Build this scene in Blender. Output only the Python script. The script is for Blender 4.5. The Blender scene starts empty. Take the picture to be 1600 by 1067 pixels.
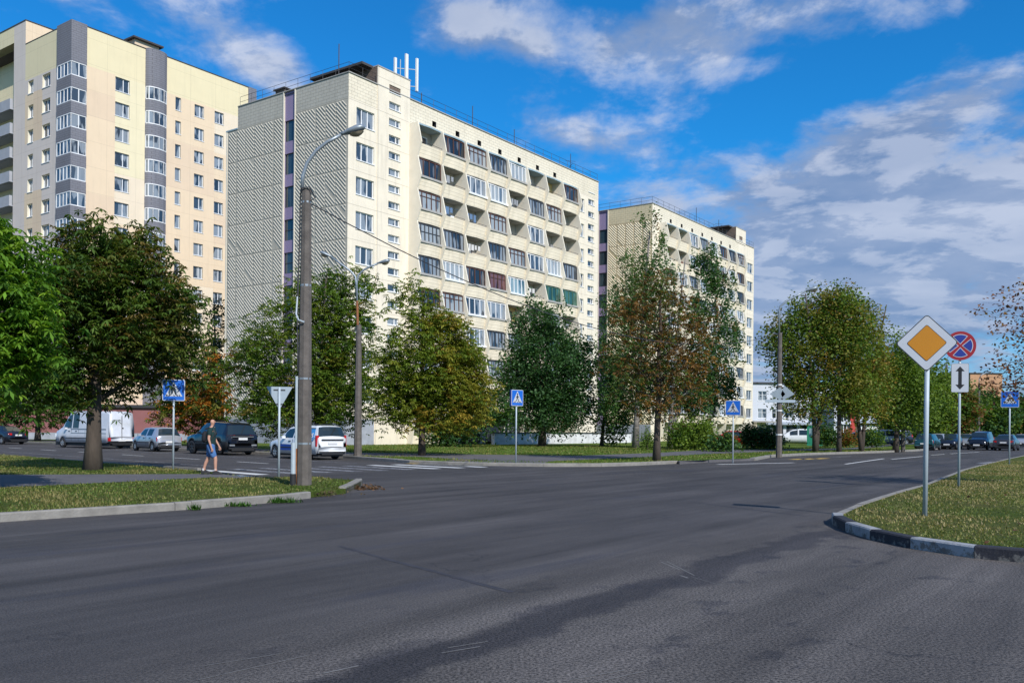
import bpy, math, random
import numpy as np
from mathutils import Vector, Matrix
R = math.radians
SC = bpy.context.scene
COL = SC.collection
rnd = random.Random(7)
rng = np.random.default_rng(11)

# ---------------------------------------------------------------- camera
F, HOR, HC, ROLL = 1422.0, 670.0, 1.55, R(.5)
cam = bpy.data.cameras.new('camera'); camo = bpy.data.objects.new('camera', cam); COL.objects.link(camo)
cam.sensor_width = 36; cam.lens = F / 1600 * 36; cam.clip_end = 6000; cam.clip_start = .1
cam.shift_y = (HOR - 533.5) / 1600
camo.matrix_world = Matrix.Translation((0, 0, HC)) @ Matrix.Rotation(-ROLL, 4, 'Y') @ Matrix.Rotation(R(90), 4, 'X')
# the optical axis meets the picture at the horizon row, so the roll turns about that point
SC.camera = camo
SC.view_settings.view_transform = 'Standard'; SC.view_settings.look = 'None'
SC.view_settings.exposure = 0.16; SC.view_settings.gamma = 1

# ---------------------------------------------------------------- sun
SUN_EL = R(38); SAZ = R(150)
sdir = Vector((math.sin(SAZ) * math.cos(SUN_EL), math.cos(SAZ) * math.cos(SUN_EL), math.sin(SUN_EL)))
sl = bpy.data.lights.new('sun', 'SUN'); sl.energy = 4.2; sl.angle = R(.5); sl.color = (1, .96, .91)
so = bpy.data.objects.new('sun', sl); COL.objects.link(so); so.rotation_euler = sdir.to_track_quat('Z', 'Y').to_euler()

# ---------------------------------------------------------------- picture measurements -> metres
_c, _s = math.cos(ROLL), math.sin(ROLL)
def der(px, py):
    dx, dy = px - 800, py - HOR
    return dx * _c + dy * _s, -dx * _s + dy * _c
def at(px, py, z=0.0):
    a, b = der(px, py); Y = F * (HC - z) / b
    return a / F * Y, Y
def xz(px, py, Y):
    a, b = der(px, py)
    return a / F * Y, HC - b / F * Y
def dirn(px, py):
    a, b = der(px, py)
    return Vector((a / F, 1, -b / F)).normalized()

# ---------------------------------------------------------------- node helpers
class NT:
    def __init__(s, tree): s.t = tree
    def n(s, typ, **kw):
        o = s.t.nodes.new(typ)
        for k, v in kw.items():
            if k.startswith('_'): setattr(o, k[1:], v)
        return o
    def put(s, sock, v):
        if isinstance(v, bpy.types.NodeSocket): s.t.links.new(v, sock)
        elif v is not None: sock.default_value = v
    def math(s, op, a, b=None, c=None, clamp=False):
        o = s.t.nodes.new('ShaderNodeMath'); o.operation = op; o.use_clamp = clamp
        for i, v in enumerate((a, b, c)): s.put(o.inputs[i], v)
        return o.outputs[0]
    def vmath(s, op, a, b=None, out=0):
        o = s.t.nodes.new('ShaderNodeVectorMath'); o.operation = op
        s.put(o.inputs[0], a)
        if b is not None: s.put(o.inputs[3 if op == 'SCALE' else 1], b)
        return o.outputs[out]
    def mr(s, v, a, b, c=0.0, d=1.0, smooth=False):
        o = s.t.nodes.new('ShaderNodeMapRange')
        if smooth: o.interpolation_type = 'SMOOTHSTEP'
        for i, q in enumerate((v, a, b, c, d)): s.put(o.inputs[i], q)
        return o.outputs[0]
    def mix(s, f, a, b, mode='MIX'):
        o = s.t.nodes.new('ShaderNodeMix'); o.data_type = 'RGBA'; o.blend_type = mode
        s.put(o.inputs[0], f); s.put(o.inputs[6], a4(a)); s.put(o.inputs[7], a4(b))
        return o.outputs[2]
    def noise(s, vec, scale, detail=4, rough=.55, dist=0, out=0):
        o = s.t.nodes.new('ShaderNodeTexNoise'); s.put(o.inputs['Vector'], vec)
        o.inputs['Scale'].default_value = scale; o.inputs['Detail'].default_value = detail
        o.inputs['Roughness'].default_value = rough; o.inputs['Distortion'].default_value = dist
        return o.outputs[out]
    def sep(s, v):
        o = s.t.nodes.new('ShaderNodeSeparateXYZ'); s.put(o.inputs[0], v); return o.outputs
    def comb(s, x, y, z):
        o = s.t.nodes.new('ShaderNodeCombineXYZ')
        for i, v in enumerate((x, y, z)): s.put(o.inputs[i], v)
        return o.outputs[0]
    def objco(s):
        return s.t.nodes.new('ShaderNodeTexCoord').outputs['Object']
    def bump(s, h, strength, dist=.02):
        o = s.t.nodes.new('ShaderNodeBump'); o.inputs['Strength'].default_value = strength
        o.inputs['Distance'].default_value = dist; s.put(o.inputs['Height'], h); return o.outputs[0]
def a4(c):
    return c if isinstance(c, bpy.types.NodeSocket) or len(c) == 4 else (*c, 1)

MATS = {}
def newmat(name):
    m = bpy.data.materials.new(name); m.use_nodes = True
    return m, NT(m.node_tree), m.node_tree.nodes['Principled BSDF']
def mat(name, col, rough=.8, var=.0, scale=1.0, bump=0, bscale=30, metal=0, spec=.5, ior=None, stretch=None):
    if name in MATS: return MATS[name]
    m, n, b = newmat(name)
    b.inputs['Roughness'].default_value = rough; b.inputs['Metallic'].default_value = metal
    b.inputs['Specular IOR Level'].default_value = spec
    if ior: b.inputs['IOR'].default_value = ior
    b.inputs['Base Color'].default_value = (*col, 1)
    if var or bump:
        v = n.objco()
        if stretch: v = n.vmath('MULTIPLY', v, stretch)
        if var:
            f = n.noise(v, scale, 5, .6)
            k = n.mr(f, .25, .75, 1 - var, 1 + var)
            n.put(b.inputs['Base Color'], n.mix(1.0, col, n.comb(k, k, k), 'MULTIPLY'))
        if bump: n.put(b.inputs['Normal'], n.bump(n.noise(v, bscale, 3), bump))
    MATS[name] = m
    return m

# ---------------------------------------------------------------- sky with clouds (by direction)
W = bpy.data.worlds.new('World'); SC.world = W; W.use_nodes = True
wn = NT(W.node_tree); bg = W.node_tree.nodes['Background']
sky = wn.t.nodes.new('ShaderNodeTexSky'); sky.sky_type = 'NISHITA'; sky.sun_disc = False
sky.sun_elevation = SUN_EL; sky.sun_rotation = SAZ; sky.air_density = 1.0; sky.dust_density = .3; sky.ozone_density = 2.5
hs = wn.t.nodes.new('ShaderNodeHueSaturation'); hs.inputs['Saturation'].default_value = 1.15; hs.inputs['Value'].default_value = .95
hs.inputs['Hue'].default_value = .5
wn.put(hs.inputs['Color'], sky.outputs[0])
skyc = wn.mix(1.0, hs.outputs[0], (.16, 1.02, 1.52), 'MULTIPLY')
D = wn.t.nodes.new('ShaderNodeTexCoord').outputs['Generated']
dx, dy, dz = wn.sep(D)
den = wn.math('ADD', wn.math('MAXIMUM', dz, 0.0), .16)
P = wn.comb(wn.math('DIVIDE', dx, den), wn.math('DIVIDE', dy, den), 0)
def blob(px, py, rx, ry, rot, w):
    c = dirn(px, py); up = Vector((0, 0, 1)); e1 = c.cross(up).normalized(); e2 = e1.cross(c)
    ca, sa = math.cos(R(rot)), math.sin(R(rot))
    f1 = (e1 * ca + e2 * sa) * (F / rx); f2 = (-e1 * sa + e2 * ca) * (F / ry)
    q = wn.vmath('SUBTRACT', D, tuple(c))
    u = wn.vmath('DOT_PRODUCT', q, tuple(f1), 1); v = wn.vmath('DOT_PRODUCT', q, tuple(f2), 1)
    l = wn.math('SQRT', wn.math('ADD', wn.math('MULTIPLY', u, u), wn.math('MULTIPLY', v, v)))
    return wn.mr(l, 0.0, 1.0, w, 0.0, True)
BL = [(1560, 330, 720, 230, 12, .74), (1150, 265, 420, 100, 14, .42), (1250, 480, 520, 240, 0, .62), (740, 30, 170, 90, 0, .5), (1150, 40, 400, 100, 8, .42), (1000, 80, 190, 110, 0, .32),
      (1480, 20, 200, 60, 8, .3), (390, 90, 170, 95, -25, .6), (830, 75, 60, 35, 0, .3), (840, 200, 240, 60, -8, .42), (150, -60, 260, 90, 0, .25), (1400, 220, 260, 60, 25, .3),
      (1330, 115, 300, 60, 18, -.5), (1590, 20, 90, 60, 20, -.25), (560, 130, 110, 130, 30, -.3)]
cov = 0.0
for b_ in BL: cov = wn.math('ADD', cov, blob(*b_))
below = wn.mr(dy, -.2, .2, .32, 0.0)
cov = wn.math('ADD', cov, below)
nz = wn.noise(P, 2.9, 10, .60, .25); nz2 = wn.noise(wn.vmath('MULTIPLY', P, (1.0, .6, 1)), 7.0, 8, .62, .2)
raw = wn.math('ADD', wn.math('MULTIPLY', nz, .90), wn.math('MULTIPLY', nz2, .50))
dens = wn.mr(wn.math('ADD', raw, wn.math('MULTIPLY', cov, .55)), .72, 1.05, 0, 1, True)
# thicker middles are greyer below, edges and tops lighter
shn = wn.noise(wn.vmath('ADD', P, (.05, -.09, 0)), 2.9, 10, .60, .25)
lit = wn.mr(wn.math('SUBTRACT', nz, shn), -.05, .07, 0, 1, True)
big = wn.noise(wn.vmath('ADD', P, (3, 1, 0)), 2.2, 6, .55)
lit = wn.math('ADD', wn.math('MULTIPLY', lit, .55), wn.math('MULTIPLY', wn.mr(big, .35, .65), .45))
low = wn.mr(dz, .02, .42, 0.0, 1.0)
lit = wn.math('MULTIPLY', lit, wn.mr(low, 0, 1, .42, 1.0))
ccol = wn.mix(lit, (1.7, 2.6, 4.5), (6.3, 6.7, 7.8))
dens = wn.math('MULTIPLY', dens, .93)
skyc = wn.mix(wn.mr(dz, .0, .22, .75, 0.0, True), skyc, (2.9, 4.2, 6.6))
final = wn.mix(dens, skyc, ccol)
wn.put(bg.inputs['Color'], final); bg.inputs['Strength'].default_value = .1

# ---------------------------------------------------------------- mesh helpers
class MB:
    def __init__(s): s.v = []; s.f = []; s.m = []
    def add(s, pts, faces, m=0):
        o = len(s.v); s.v += [tuple(p) for p in pts]
        for f in faces: s.f.append(tuple(o + i for i in f)); s.m.append(m)
        return s
    def poly(s, pts, m=0): return s.add(pts, [tuple(range(len(pts)))], m)
    def box(s, x0, x1, y0, y1, z0, z1, m=0):
        return s.add([(x, y, z) for z in (z0, z1) for y in (y0, y1) for x in (x0, x1)],
                     [(0, 2, 3, 1), (4, 5, 7, 6), (0, 1, 5, 4), (2, 6, 7, 3), (0, 4, 6, 2), (1, 3, 7, 5)], m)
    def bar(s, p, q, w, h, m=0, up=(0, 0, 1)):
        p, q = Vector(p), Vector(q); d = (q - p).normalized(); up = Vector(up)
        if abs(d.dot(up)) > .98: up = Vector((0, 1, 0))
        a = d.cross(up).normalized() * (w / 2); b = a.cross(d).normalized() * (h / 2)
        return s.add([p - a - b, p + a - b, p + a + b, p - a + b, q - a - b, q + a - b, q + a + b, q - a + b],
                     [(0, 1, 2, 3), (7, 6, 5, 4), (0, 4, 5, 1), (1, 5, 6, 2), (2, 6, 7, 3), (3, 7, 4, 0)], m)
    def tube(s, pts, rad, n=8, m=0, caps=True):
        pts = [Vector(p) for p in pts]
        if not hasattr(rad, '__len__'): rad = [rad] * len(pts)
        o = len(s.v); ref = Vector((0, 0, 1)); pa = None
        for i, p in enumerate(pts):
            d = (pts[min(i + 1, len(pts) - 1)] - pts[max(i - 1, 0)]).normalized()
            if pa is None:
                pa = d.cross(ref if abs(d.z) < .9 else Vector((1, 0, 0))).normalized()
            else: pa = (pa - d * pa.dot(d)).normalized()
            b = d.cross(pa)
            for k in range(n):
                t = 2 * math.pi * k / n
                s.v.append(tuple(p + (pa * math.cos(t) + b * math.sin(t)) * rad[i]))
        for i in range(len(pts) - 1):
            for k in range(n):
                k2 = (k + 1) % n
                s.f.append((o + i * n + k, o + i * n + k2, o + (i + 1) * n + k2, o + (i + 1) * n + k)); s.m.append(m)
        if caps:
            s.f.append(tuple(o + k for k in range(n))[::-1]); s.m.append(m)
            e = o + (len(pts) - 1) * n; s.f.append(tuple(e + k for k in range(n))); s.m.append(m)
        return s
    def prism(s, pts, off, m=0):
        n = len(pts); o = Vector(off); q = [Vector(p) for p in pts]
        return s.add(q + [p + o for p in q], [tuple(range(n))[::-1], tuple(range(n, 2 * n))] +
                     [(i, (i + 1) % n, n + (i + 1) % n, n + i) for i in range(n)], m)
    def build(s, name, mats, parent=None, smooth=False, loc=None):
        me = bpy.data.meshes.new(name); me.from_pydata(s.v, [], s.f)
        if not isinstance(mats, (list, tuple)): mats = [mats]
        for q in mats: me.materials.append(q)
        if len(mats) > 1: me.polygons.foreach_set('material_index', s.m)
        if smooth: me.polygons.foreach_set('use_smooth', [True] * len(s.f))
        me.update()
        o = bpy.data.objects.new(name, me); COL.objects.link(o)
        if parent: o.parent = parent
        if loc: o.location = loc
        return o
def tag(o, label=None, cat=None, group=None, kind=None):
    for k, v in (('label', label), ('category', cat), ('group', group), ('kind', kind)):
        if v: o[k] = v
    return o
def thing(name, label, cat, loc=(0, 0, 0), rz=0, group=None):
    o = bpy.data.objects.new(name, None); o.empty_display_size = .3; COL.objects.link(o); o.location = loc; o.rotation_euler = (0, 0, rz)
    return tag(o, label, cat, group)
def struct(o): o['kind'] = 'structure'; return o
def copy_tree(o, parent=None):
    c = o.copy(); COL.objects.link(c)
    if parent: c.parent = parent
    for ch in [x for x in bpy.data.objects if x.parent == o]: copy_tree(ch, c)
    return c

# ---------------------------------------------------------------- materials
m_white = mat('white_paint', (.78, .78, .76), .5, .06, 2)
m_conc = mat('concrete', (.30, .285, .26), .9, .22, 3, .4, 40)
m_poleconc = mat('pole_concrete', (.115, .10, .088), .9, .35, 5, .6, 50)
m_kerb = mat('kerb_stone', (.235, .22, .195), .9, .25, 4, .5, 30)
def flaked(name, paint, under, lo):
    m, n, b = newmat(name); v = n.objco()
    f = n.math('ADD', n.noise(v, 7, 7, .75), n.math('MULTIPLY', n.mr(n.sep(v)[2], .02, .15, .10, -.03), 1.0))
    c = n.mix(n.mr(f, lo, lo + .07, 0, 1), paint, under); k = n.mr(n.noise(v, 2.2, 5, .7), .3, .7, .7, 1.25)
    n.put(b.inputs['Base Color'], n.mix(1.0, c, n.comb(k, k, k), 'MULTIPLY')); b.inputs['Roughness'].default_value = .85
    n.put(b.inputs['Normal'], n.bump(n.math('ADD', f, n.math('MULTIPLY', n.noise(v, 30, 3, .7), .4)), .7, .02))
    return m
m_kerbw = flaked('kerb_white', (.30, .31, .32), (.15, .14, .125), .56); m_kerbb = flaked('kerb_black', (.022, .023, .030), (.14, .135, .125), .60)
m_sback = mat('sign_back', (.30, .36, .41), .5, .1, 3)
m_galv = mat('galvanised', (.26, .30, .33), .4, .08, 8, metal=.35)
m_pipe = mat('sign_post_paint', (.40, .46, .50), .45, .1, 6)
m_dark = mat('dark_metal', (.04, .04, .045), .6, .1)
m_black = mat('black_rubber', (.018, .018, .02), .75)
m_roof = mat('roof_felt', (.06, .055, .055), .9, .2, 2)
m_rust = mat('rust', (.25, .10, .04), .9, .4, 9)

def asphalt():
    m, n, b = newmat('asphalt'); v = n.objco()
    A_ = at(540, 1052); B_ = at(1275, 833)
    sx, sy = B_[0] - A_[0], B_[1] - A_[1]; L = math.hypot(sx, sy); sx /= L; sy /= L
    nx, ny = sy, -sx                                        # towards the near side street
    wob = n.math('MULTIPLY', n.math('SUBTRACT', n.noise(v, .8, 5, .6), .5), 1.0)
    d = n.math('ADD', n.vmath('DOT_PRODUCT', n.vmath('SUBTRACT', v, (A_[0], A_[1], 0)), (nx, ny, 0), 1), wob)
    along = n.vmath('DOT_PRODUCT', n.vmath('SUBTRACT', v, (A_[0], A_[1], 0)), (sx, sy, 0), 1)
    coarse = n.mr(d, -2.2, .1, 0, 1, True)
    fine = n.noise(v, 62, 2, .8); mid = n.noise(v, 14, 5, .7)
    vs = n.vmath('MULTIPLY', v, (1, 1, 1))
    ua = n.vmath('DOT_PRODUCT', v, (.586, .81, 0), 1); ub = n.vmath('DOT_PRODUCT', v, (.81, -.586, 0), 1)
    streak = n.noise(n.comb(n.math('MULTIPLY', ua, .10), n.math('MULTIPLY', ub, 1.1), 0), 1.2, 6, .62, .4)
    big = n.noise(v, .25, 5, .6)
    grain = n.mr(fine, .38, .62, .55, 1.5); grain2 = n.mr(n.noise(v, 44, 3, .85), .40, .60, .25, 1.9)
    g = n.math('ADD', n.math('MULTIPLY', grain, n.math('SUBTRACT', 1.0, coarse)), n.math('MULTIPLY', grain2, coarse))
    tone = n.math('MULTIPLY', n.mr(streak, .32, .68, .62, 1.30), n.mr(big, .3, .7, .80, 1.18))
    tone = n.math('MULTIPLY', tone, n.mr(mid, .3, .7, .9, 1.1))
    base = n.mix(coarse, (.060, .055, .054), (.086, .077, .071))
    # dark jointing band laid along the seam, broken by wear
    band = n.math('MULTIPLY', n.mr(n.math('ABSOLUTE', n.math('SUBTRACT', d, .12)), .16, .36, 1, 0, True), n.mr(along, -4, 9.5, 1, .75))
    band = n.math('MULTIPLY', band, n.mr(along, 10.2, 11.2, 1, 0, True))
    base = n.mix(n.math('MULTIPLY', band, .8), base, (.020, .019, .024))
    # oil spots and damp blotches, mostly on the coarse side
    sp = n.mr(n.noise(n.comb(n.math('MULTIPLY', ua, 1.1), n.math('MULTIPLY', ub, 1.6), 3.1), 1.1, 4, .6), .58, .68, 0, .6, True)
    base = n.mix(n.math('MULTIPLY', sp, coarse), base, (.028, .027, .032))
    # tyre-darkened sweeps on the main road
    ds = n.mr(n.noise(n.comb(n.math('MULTIPLY', ua, .07), n.math('MULTIPLY', ub, .6), 9.0), 1.6, 4, .55, .6), .56, .70, 0, .55, True)
    base = n.mix(n.math('MULTIPLY', ds, n.math('SUBTRACT', 1.0, coarse)), base, (.034, .035, .046))
    # fine cracks
    vo = n.t.nodes.new('ShaderNodeTexVoronoi'); vo.feature = 'DISTANCE_TO_EDGE'; vo.inputs['Scale'].default_value = .23
    n.put(vo.inputs['Vector'], n.vmath('ADD', v, n.vmath('SCALE', n.noise(v, .9, 4, .7, 0, 1), 1.6)))
    cr = n.math('MULTIPLY', n.mr(vo.outputs['Distance'], 0, .006, 1, 0), n.mr(n.noise(v, .17, 2), .48, .58, 0, .7))
    base = n.mix(cr, base, (.018, .018, .022))
    k = n.math('MULTIPLY', g, tone)
    n.put(b.inputs['Base Color'], n.mix(1.0, base, n.comb(k, k, k), 'MULTIPLY'))
    n.put(b.inputs['Roughness'], n.mr(mid, .2, .8, .72, .92)); b.inputs['Specular IOR Level'].default_value = .35
    h = n.math('ADD', n.math('MULTIPLY', fine, .5), n.math('MULTIPLY', n.noise(v, 45, 3, .7), n.mr(coarse, 0, 1, .35, 1.2)))
    n.put(b.inputs['Normal'], n.bump(h, .55, .012))
    return m
m_asph = asphalt()
m_path = mat('path_asphalt', (.105, .10, .105), .9, .2, 1.2, .4, 60)

def lawnmat(name, c1, c2, c3):
    m, n, b = newmat(name); v = n.objco()
    f1 = n.noise(v, .35, 5, .65); f2 = n.noise(v, 9, 5, .75); f3 = n.noise(v, 2.0, 4, .7)
    c = n.mix(n.mr(f1, .38, .62), c1, c2); c = n.mix(n.mr(f3, .55, .75, 0, .8), c, c3)
    k = n.mr(f2, .3, .7, .45, 1.5)
    n.put(b.inputs['Base Color'], n.mix(1.0, c, n.comb(k, k, k), 'MULTIPLY'))
    b.inputs['Roughness'].default_value = 1; b.inputs['Specular IOR Level'].default_value = .1
    n.put(b.inputs['Normal'], n.bump(n.noise(v, 22, 4, .8), 1.0, .06))
    return m
m_lawn = lawnmat('lawn_turf', (.070, .105, .018), (.105, .115, .030), (.17, .13, .06))
m_lawnfar = lawnmat('lawn_far', (.085, .145, .018), (.11, .155, .028), (.18, .15, .06))
m_dirt = mat('dirt', (.16, .12, .08), 1, .3, 3)

# ---------------------------------------------------------------- ground and roads
A_DIR = R(35.9); d1 = Vector((math.sin(A_DIR), math.cos(A_DIR), 0)); d2 = Vector((-d1.y, d1.x, 0)); n1 = -d2
struct(MB().poly([(-2500, -300, -.03), (3000, -300, -.03), (3000, 4500, -.03), (-2500, 4500, -.03)]).build('ground', m_lawnfar))
struct(MB().poly([(-120, -30, 0), (60, -30, 0), (420, 600, 0), (250, 600, 0), (-120, 180, 0)]).build('road', m_asph))

FK = [(-110, 144), (-60, 95.5), (-8.5, 45.9)] + [at(*p) for p in ((640, 723.7), (700, 726), (755, 727.5), (850, 729), (940, 729), (1000, 727), (1060, 724), (1110, 722.5), (1180, 719.5), (1205, 714.5), (1262, 711), (1375, 707.5), (1431, 705))]
e = FK[-1]; FK += [(e[0] + 27, e[1] + 42), (e[0] + 95, e[1] + 150), (e[0] + 290, e[1] + 470)]
FKsub = FK
lawn_poly = FK + [(330, 600), (60, 420), (-110, 300)]
def slab(name, pts, z, m):
    b = MB(); b.poly([(x, y, z) for x, y in pts])
    for i in range(len(pts)):
        a, c = pts[i], pts[(i + 1) % len(pts)]; b.add([(*a, z), (*c, z), (*c, -.02), (*a, -.02)], [(0, 1, 2, 3)])
    return struct(b.build(name, m))
def inset(pl, d):
    out = []
    for i, p in enumerate(pl):
        a = Vector(pl[max(i - 1, 0)]); c = Vector(pl[min(i + 1, len(pl) - 1)]); t = (c - a).normalized()
        out.append((p[0] - t.y * d, p[1] + t.x * d))
    return out
slab('lawn', inset(FK, .28) + lawn_poly[len(FK):], .12, m_lawnfar)

LK = [(-26, -11.5), at(0, 815.5), at(300, 795.6), at(429, 785), at(486, 778)]        # left kerb on the main road
RKS = [at(540, 771), at(553, 765), at(566, 757.5)]                                   # corner stone by the side street
SE = [at(486, 745, .12), at(394, 746.5, .12), at(315, 736, .12), (-24.3, 43.3), (-75, 92)]
isl = inset(LK, .1) + [at(515, 774)] + RKS + SE + [(-75, 60), (-40, 5)]
slab('lawn', [(x, y) for x, y in isl], .12, m_lawn)
# path through the left island
pa = [at(0, 762, .12), at(330, 746, .12), at(372, 747.5, .12), at(392, 746.6, .12), at(345, 740.3, .12), at(310, 740.5, .12), at(0, 741.5, .12)]
struct(MB().poly([(-27, 8, .125)] + [(x, y, .125) for x, y in pa] + [(-32, 12, .125)]).build('path', m_path))
# pavement along the far side
fp_lo = [(-60, 97.6), at(540, 711.5, .12), at(657, 713.5, .12), at(705, 717, .12)]
P2 = [at(850, 721, .12), at(960, 716, .12), at(1025, 713.2, .12), at(1100, 709.5, .12), at(1220, 705, .12), at(1330, 702.2, .12), (60, 130), (150, 270)]
P2u = [(148, 272), (57, 131), at(1330, 699.8, .12), at(1220, 702, .12), at(1100, 703, .12), at(1025, 707.5, .12), at(900, 712, .12), at(750, 710, .12), at(657, 708.6, .12), at(540, 706.5, .12), (-60, 100)]
struct(MB().poly([(x, y, .125) for x, y in fp_lo + P2 + P2u]).build('path', m_path))
i6 = inset(FK, .2)
struct(MB().poly([(*at(690, 721, .12), .129)] + [(x, y, .129) for x, y in i6[4:7]] + [(*at(862, 719, .12), .129), (*at(720, 716, .12), .129)]).build('path', m_path))
struct(MB().poly([(*at(700, 718, .13), .134), (*at(745, 717, .13), .134), (*at(760, 719.5, .13), .134), (*at(715, 720.5, .13), .134)]).build('dirt_patch', m_dirt))
# dropped apron in front of the right crossing sign
b = MB(); o6 = inset(FK, .05); b.prism([(x, y, 0) for x, y in o6[9:12]] + [(*at(1172, 716.2, .12), 0), (*at(1105, 718.5, .12), 0), (*at(1062, 721, .12), 0)], (0, 0, .128)); struct(b.build('path', m_path))
# right island
RK = [(34, 6.5), (14, 8.6), (9, 9.4)] + [at(*p) for p in ((1600, 880.6), (1575, 879), (1450, 862.6), (1367, 845), (1322, 831), (1303, 823), (1298, 815))] + \
     [at(px, py, .13) for px, py in ((1300, 803), (1312, 797), (1337, 787), (1397, 768), (1439, 757), (1465, 747.5), (1502, 733.5), (1540, 724), (1575, 716), (1600, 711))]
e2 = RK[-1]; RK += [(e2[0] + 30, e2[1] + 46), (e2[0] + 120, e2[1] + 190), (e2[0] + 300, e2[1] + 480)]
slab('lawn', inset(RK, -.17) + [(520, 560), (140, 60)], .125, m_lawn)

def kerb(name, pl, stone, side, mats, h=.14, w=.15, gaps=(), tilt=0):
    b = MB(); pts = [Vector((*p, 0)) for p in pl]; seg = []; k = 0
    L = [0]
    for i in range(1, len(pts)): L.append(L[-1] + (pts[i] - pts[i - 1]).length)
    def pos(s):
        for i in range(1, len(pts)):
            if s <= L[i] or i == len(pts) - 1:
                return pts[i - 1].lerp(pts[i], (s - L[i - 1]) / max(L[i] - L[i - 1], 1e-6))
    s = 0
    while s < L[-1] - .05:
        e_ = min(s + stone, L[-1])
        if stone > 1.5:
            nx_ = [q for q in L if s + .05 < q < e_ - .05]; e_ = nx_[0] if nx_ else e_
        a, c = pos(s), pos(e_ - .012)
        t = (c - a).normalized(); q = Vector((-t.y, t.x, 0)) * side; dz_ = rnd.uniform(-.008, .008)
        hh = h + dz_; bv = .02
        if not any(g0 <= k <= g1 for g0, g1 in gaps):
            prof = [(0, -.02), (0, hh - bv), (bv, hh), (w, hh), (w, -.02)]
            P0 = [a + q * x + Vector((0, 0, z)) for x, z in prof]; P1 = [c + q * x + Vector((0, 0, z)) for x, z in prof]
            b.add(P0 + P1, [(0, 1, 6, 5), (1, 2, 7, 6), (2, 3, 8, 7), (3, 4, 9, 8), (4, 3, 2, 1, 0), (5, 6, 7, 8, 9)], k % len(mats))
        s = e_; k += 1
    return struct(b.build(name, mats))
kerb('kerb', LK[::1], 2.98, 1, [m_kerb], .15)
kerb('kerb', RKS, 1.6, 1, [m_kerb], .17, .16)
kerb('kerb', [(-75, 91.6), (-24.2, 42.9), at(315, 737, 0)], 3, -1, [m_kerb], .13)
kerb('kerb', FK[:10], 3, 1, [m_kerb], .14, .3)
kerb('kerb', FK[11:], 3, 1, [m_kerb], .14, .3)
i0 = 9
kerb('kerb', RK[:i0 + 2], 1.0, -1, [m_kerbb, m_kerbw], .155, .17)
kerb('kerb', RK[i0 + 1:], 3, -1, [m_kerb], .13)
# low ramp stones where the kerb drops
b = MB()
for px, py in ((1022, 724.5), (1030, 723.2)):
    x, y = at(px, py); b.prism([(x, y, 0), (x + .5, y + .1, 0), (x + .45, y + .6, 0), (x - .05, y + .5, 0)], (.1, .05, .12))
struct(b.build('kerb', m_kerb))

# ---------------------------------------------------------------- road markings
def paintmat(name, col, wear):
    m, n, b = newmat(name); v = n.objco()
    f = n.noise(v, 3.5, 6, .75); g = n.noise(v, 40, 2, .7)
    k = n.mr(n.math('ADD', f, n.math('MULTIPLY', g, .25)), wear, wear + .14, 0, 1)
    n.put(b.inputs['Base Color'], n.mix(k, (.07, .07, .08), col)); b.inputs['Roughness'].default_value = .8
    return m
m_pw = paintmat('road_paint_white', (.62, .62, .60), .42); m_py = paintmat('road_paint_yellow', (.55, .36, .06), .45)
m_pw2 = paintmat('road_paint_worn', (.36, .36, .37), .58)
def strip(b, p, q, w, m=0, z=.004):
    p, q = Vector((*p, z)), Vector((*q, z)); t = (q - p).normalized(); s = Vector((-t.y, t.x, 0)) * (w / 2)
    b.poly([p - s, q - s, q + s, p + s], m)
SD = Vector((-.72, .694)); SN = Vector((.694, .72))
def side(n_, s_): v = SN * n_ + SD * s_; return (v.x, v.y)
b = MB()
for k in range(9):
    n_ = 15.6 + k * 1.25; w = (1 if k in (0, 6, 7, 8) else 0)
    strip(b, side(n_, 26.2), side(n_, 30.4), .5, 0 if w else 2)
strip(b, side(25.6, 27.2), side(25.6, 31), .35, 1)
for s_ in range(34, 110, 6): strip(b, side(20.5, s_), side(20.5, s_ + 2.6), .13, 0)
strip(b, side(17.4, 33), side(17.4, 90), .12, 2); strip(b, side(23.6, 32), side(23.6, 80), .12, 2)
strip(b, at(356, 742.6), at(386, 744.2), .55, 0)
for px, py in ((1246, 717.3), (1263, 716.9), (1282, 716.3)): strip(b, at(px - 8, py + .5), at(px + 9, py - .5), .55, 1)
strip(b, at(1121, 725.4), at(1240, 722.8), .28, 0)
strip(b, at(1321, 724.9), at(1381, 716.4), .16, 0); strip(b, at(1393, 717.4), at(1442, 712.8), .16, 0)
strip(b, at(1455, 711), at(1476, 709.4), .15, 0); strip(b, at(1485, 708.9), at(1530, 706), .15, 0)
strip(b, at(1530, 724), at(1552, 721.5), .4, 2); strip(b, at(1300, 714.6), at(1330, 712.6), .15, 2)
struct(b.build('road_marking', [m_pw, m_py, m_pw2]))
m_scr = mat('scrape', (.15, .145, .14), .9, .4, 14)
b = MB()
for p, q, w in (((1033, 878), (1062, 890), .02), (( 1042, 877), (1085, 899), .015), ((1063, 899), (1075, 903), .03), ((700, 1012), (762, 1002), .012), ((690, 1020), (750, 1010), .015), ((505, 1052), (560, 1040), .02),
                ((310, 1062), (480, 1024), .012), ((320, 1040), (445, 1020), .010), ((890, 1062), (975, 1047), .012), ((930, 1066), (1005, 1049), .010), ((1080, 901), (1125, 914), .008)):
    strip(b, at(*p), at(*q), w, 0, .003)
struct(b.build('road_scrape', m_scr))
m_shadow = mat('painted_shadow', (.034, .033, .040), .85, .3, 4)  # dark colour for thin shadows painted on the asphalt
b = MB()
q_ = [at(530, 853), at(600, 872), at(680, 893), at(745, 911), at(800, 925)]  # thin shadow across the main road, painted as dark strips
for i in range(4): strip(b, q_[i], q_[i + 1], .07 + .02 * (i % 2), 0, .0025)
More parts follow.
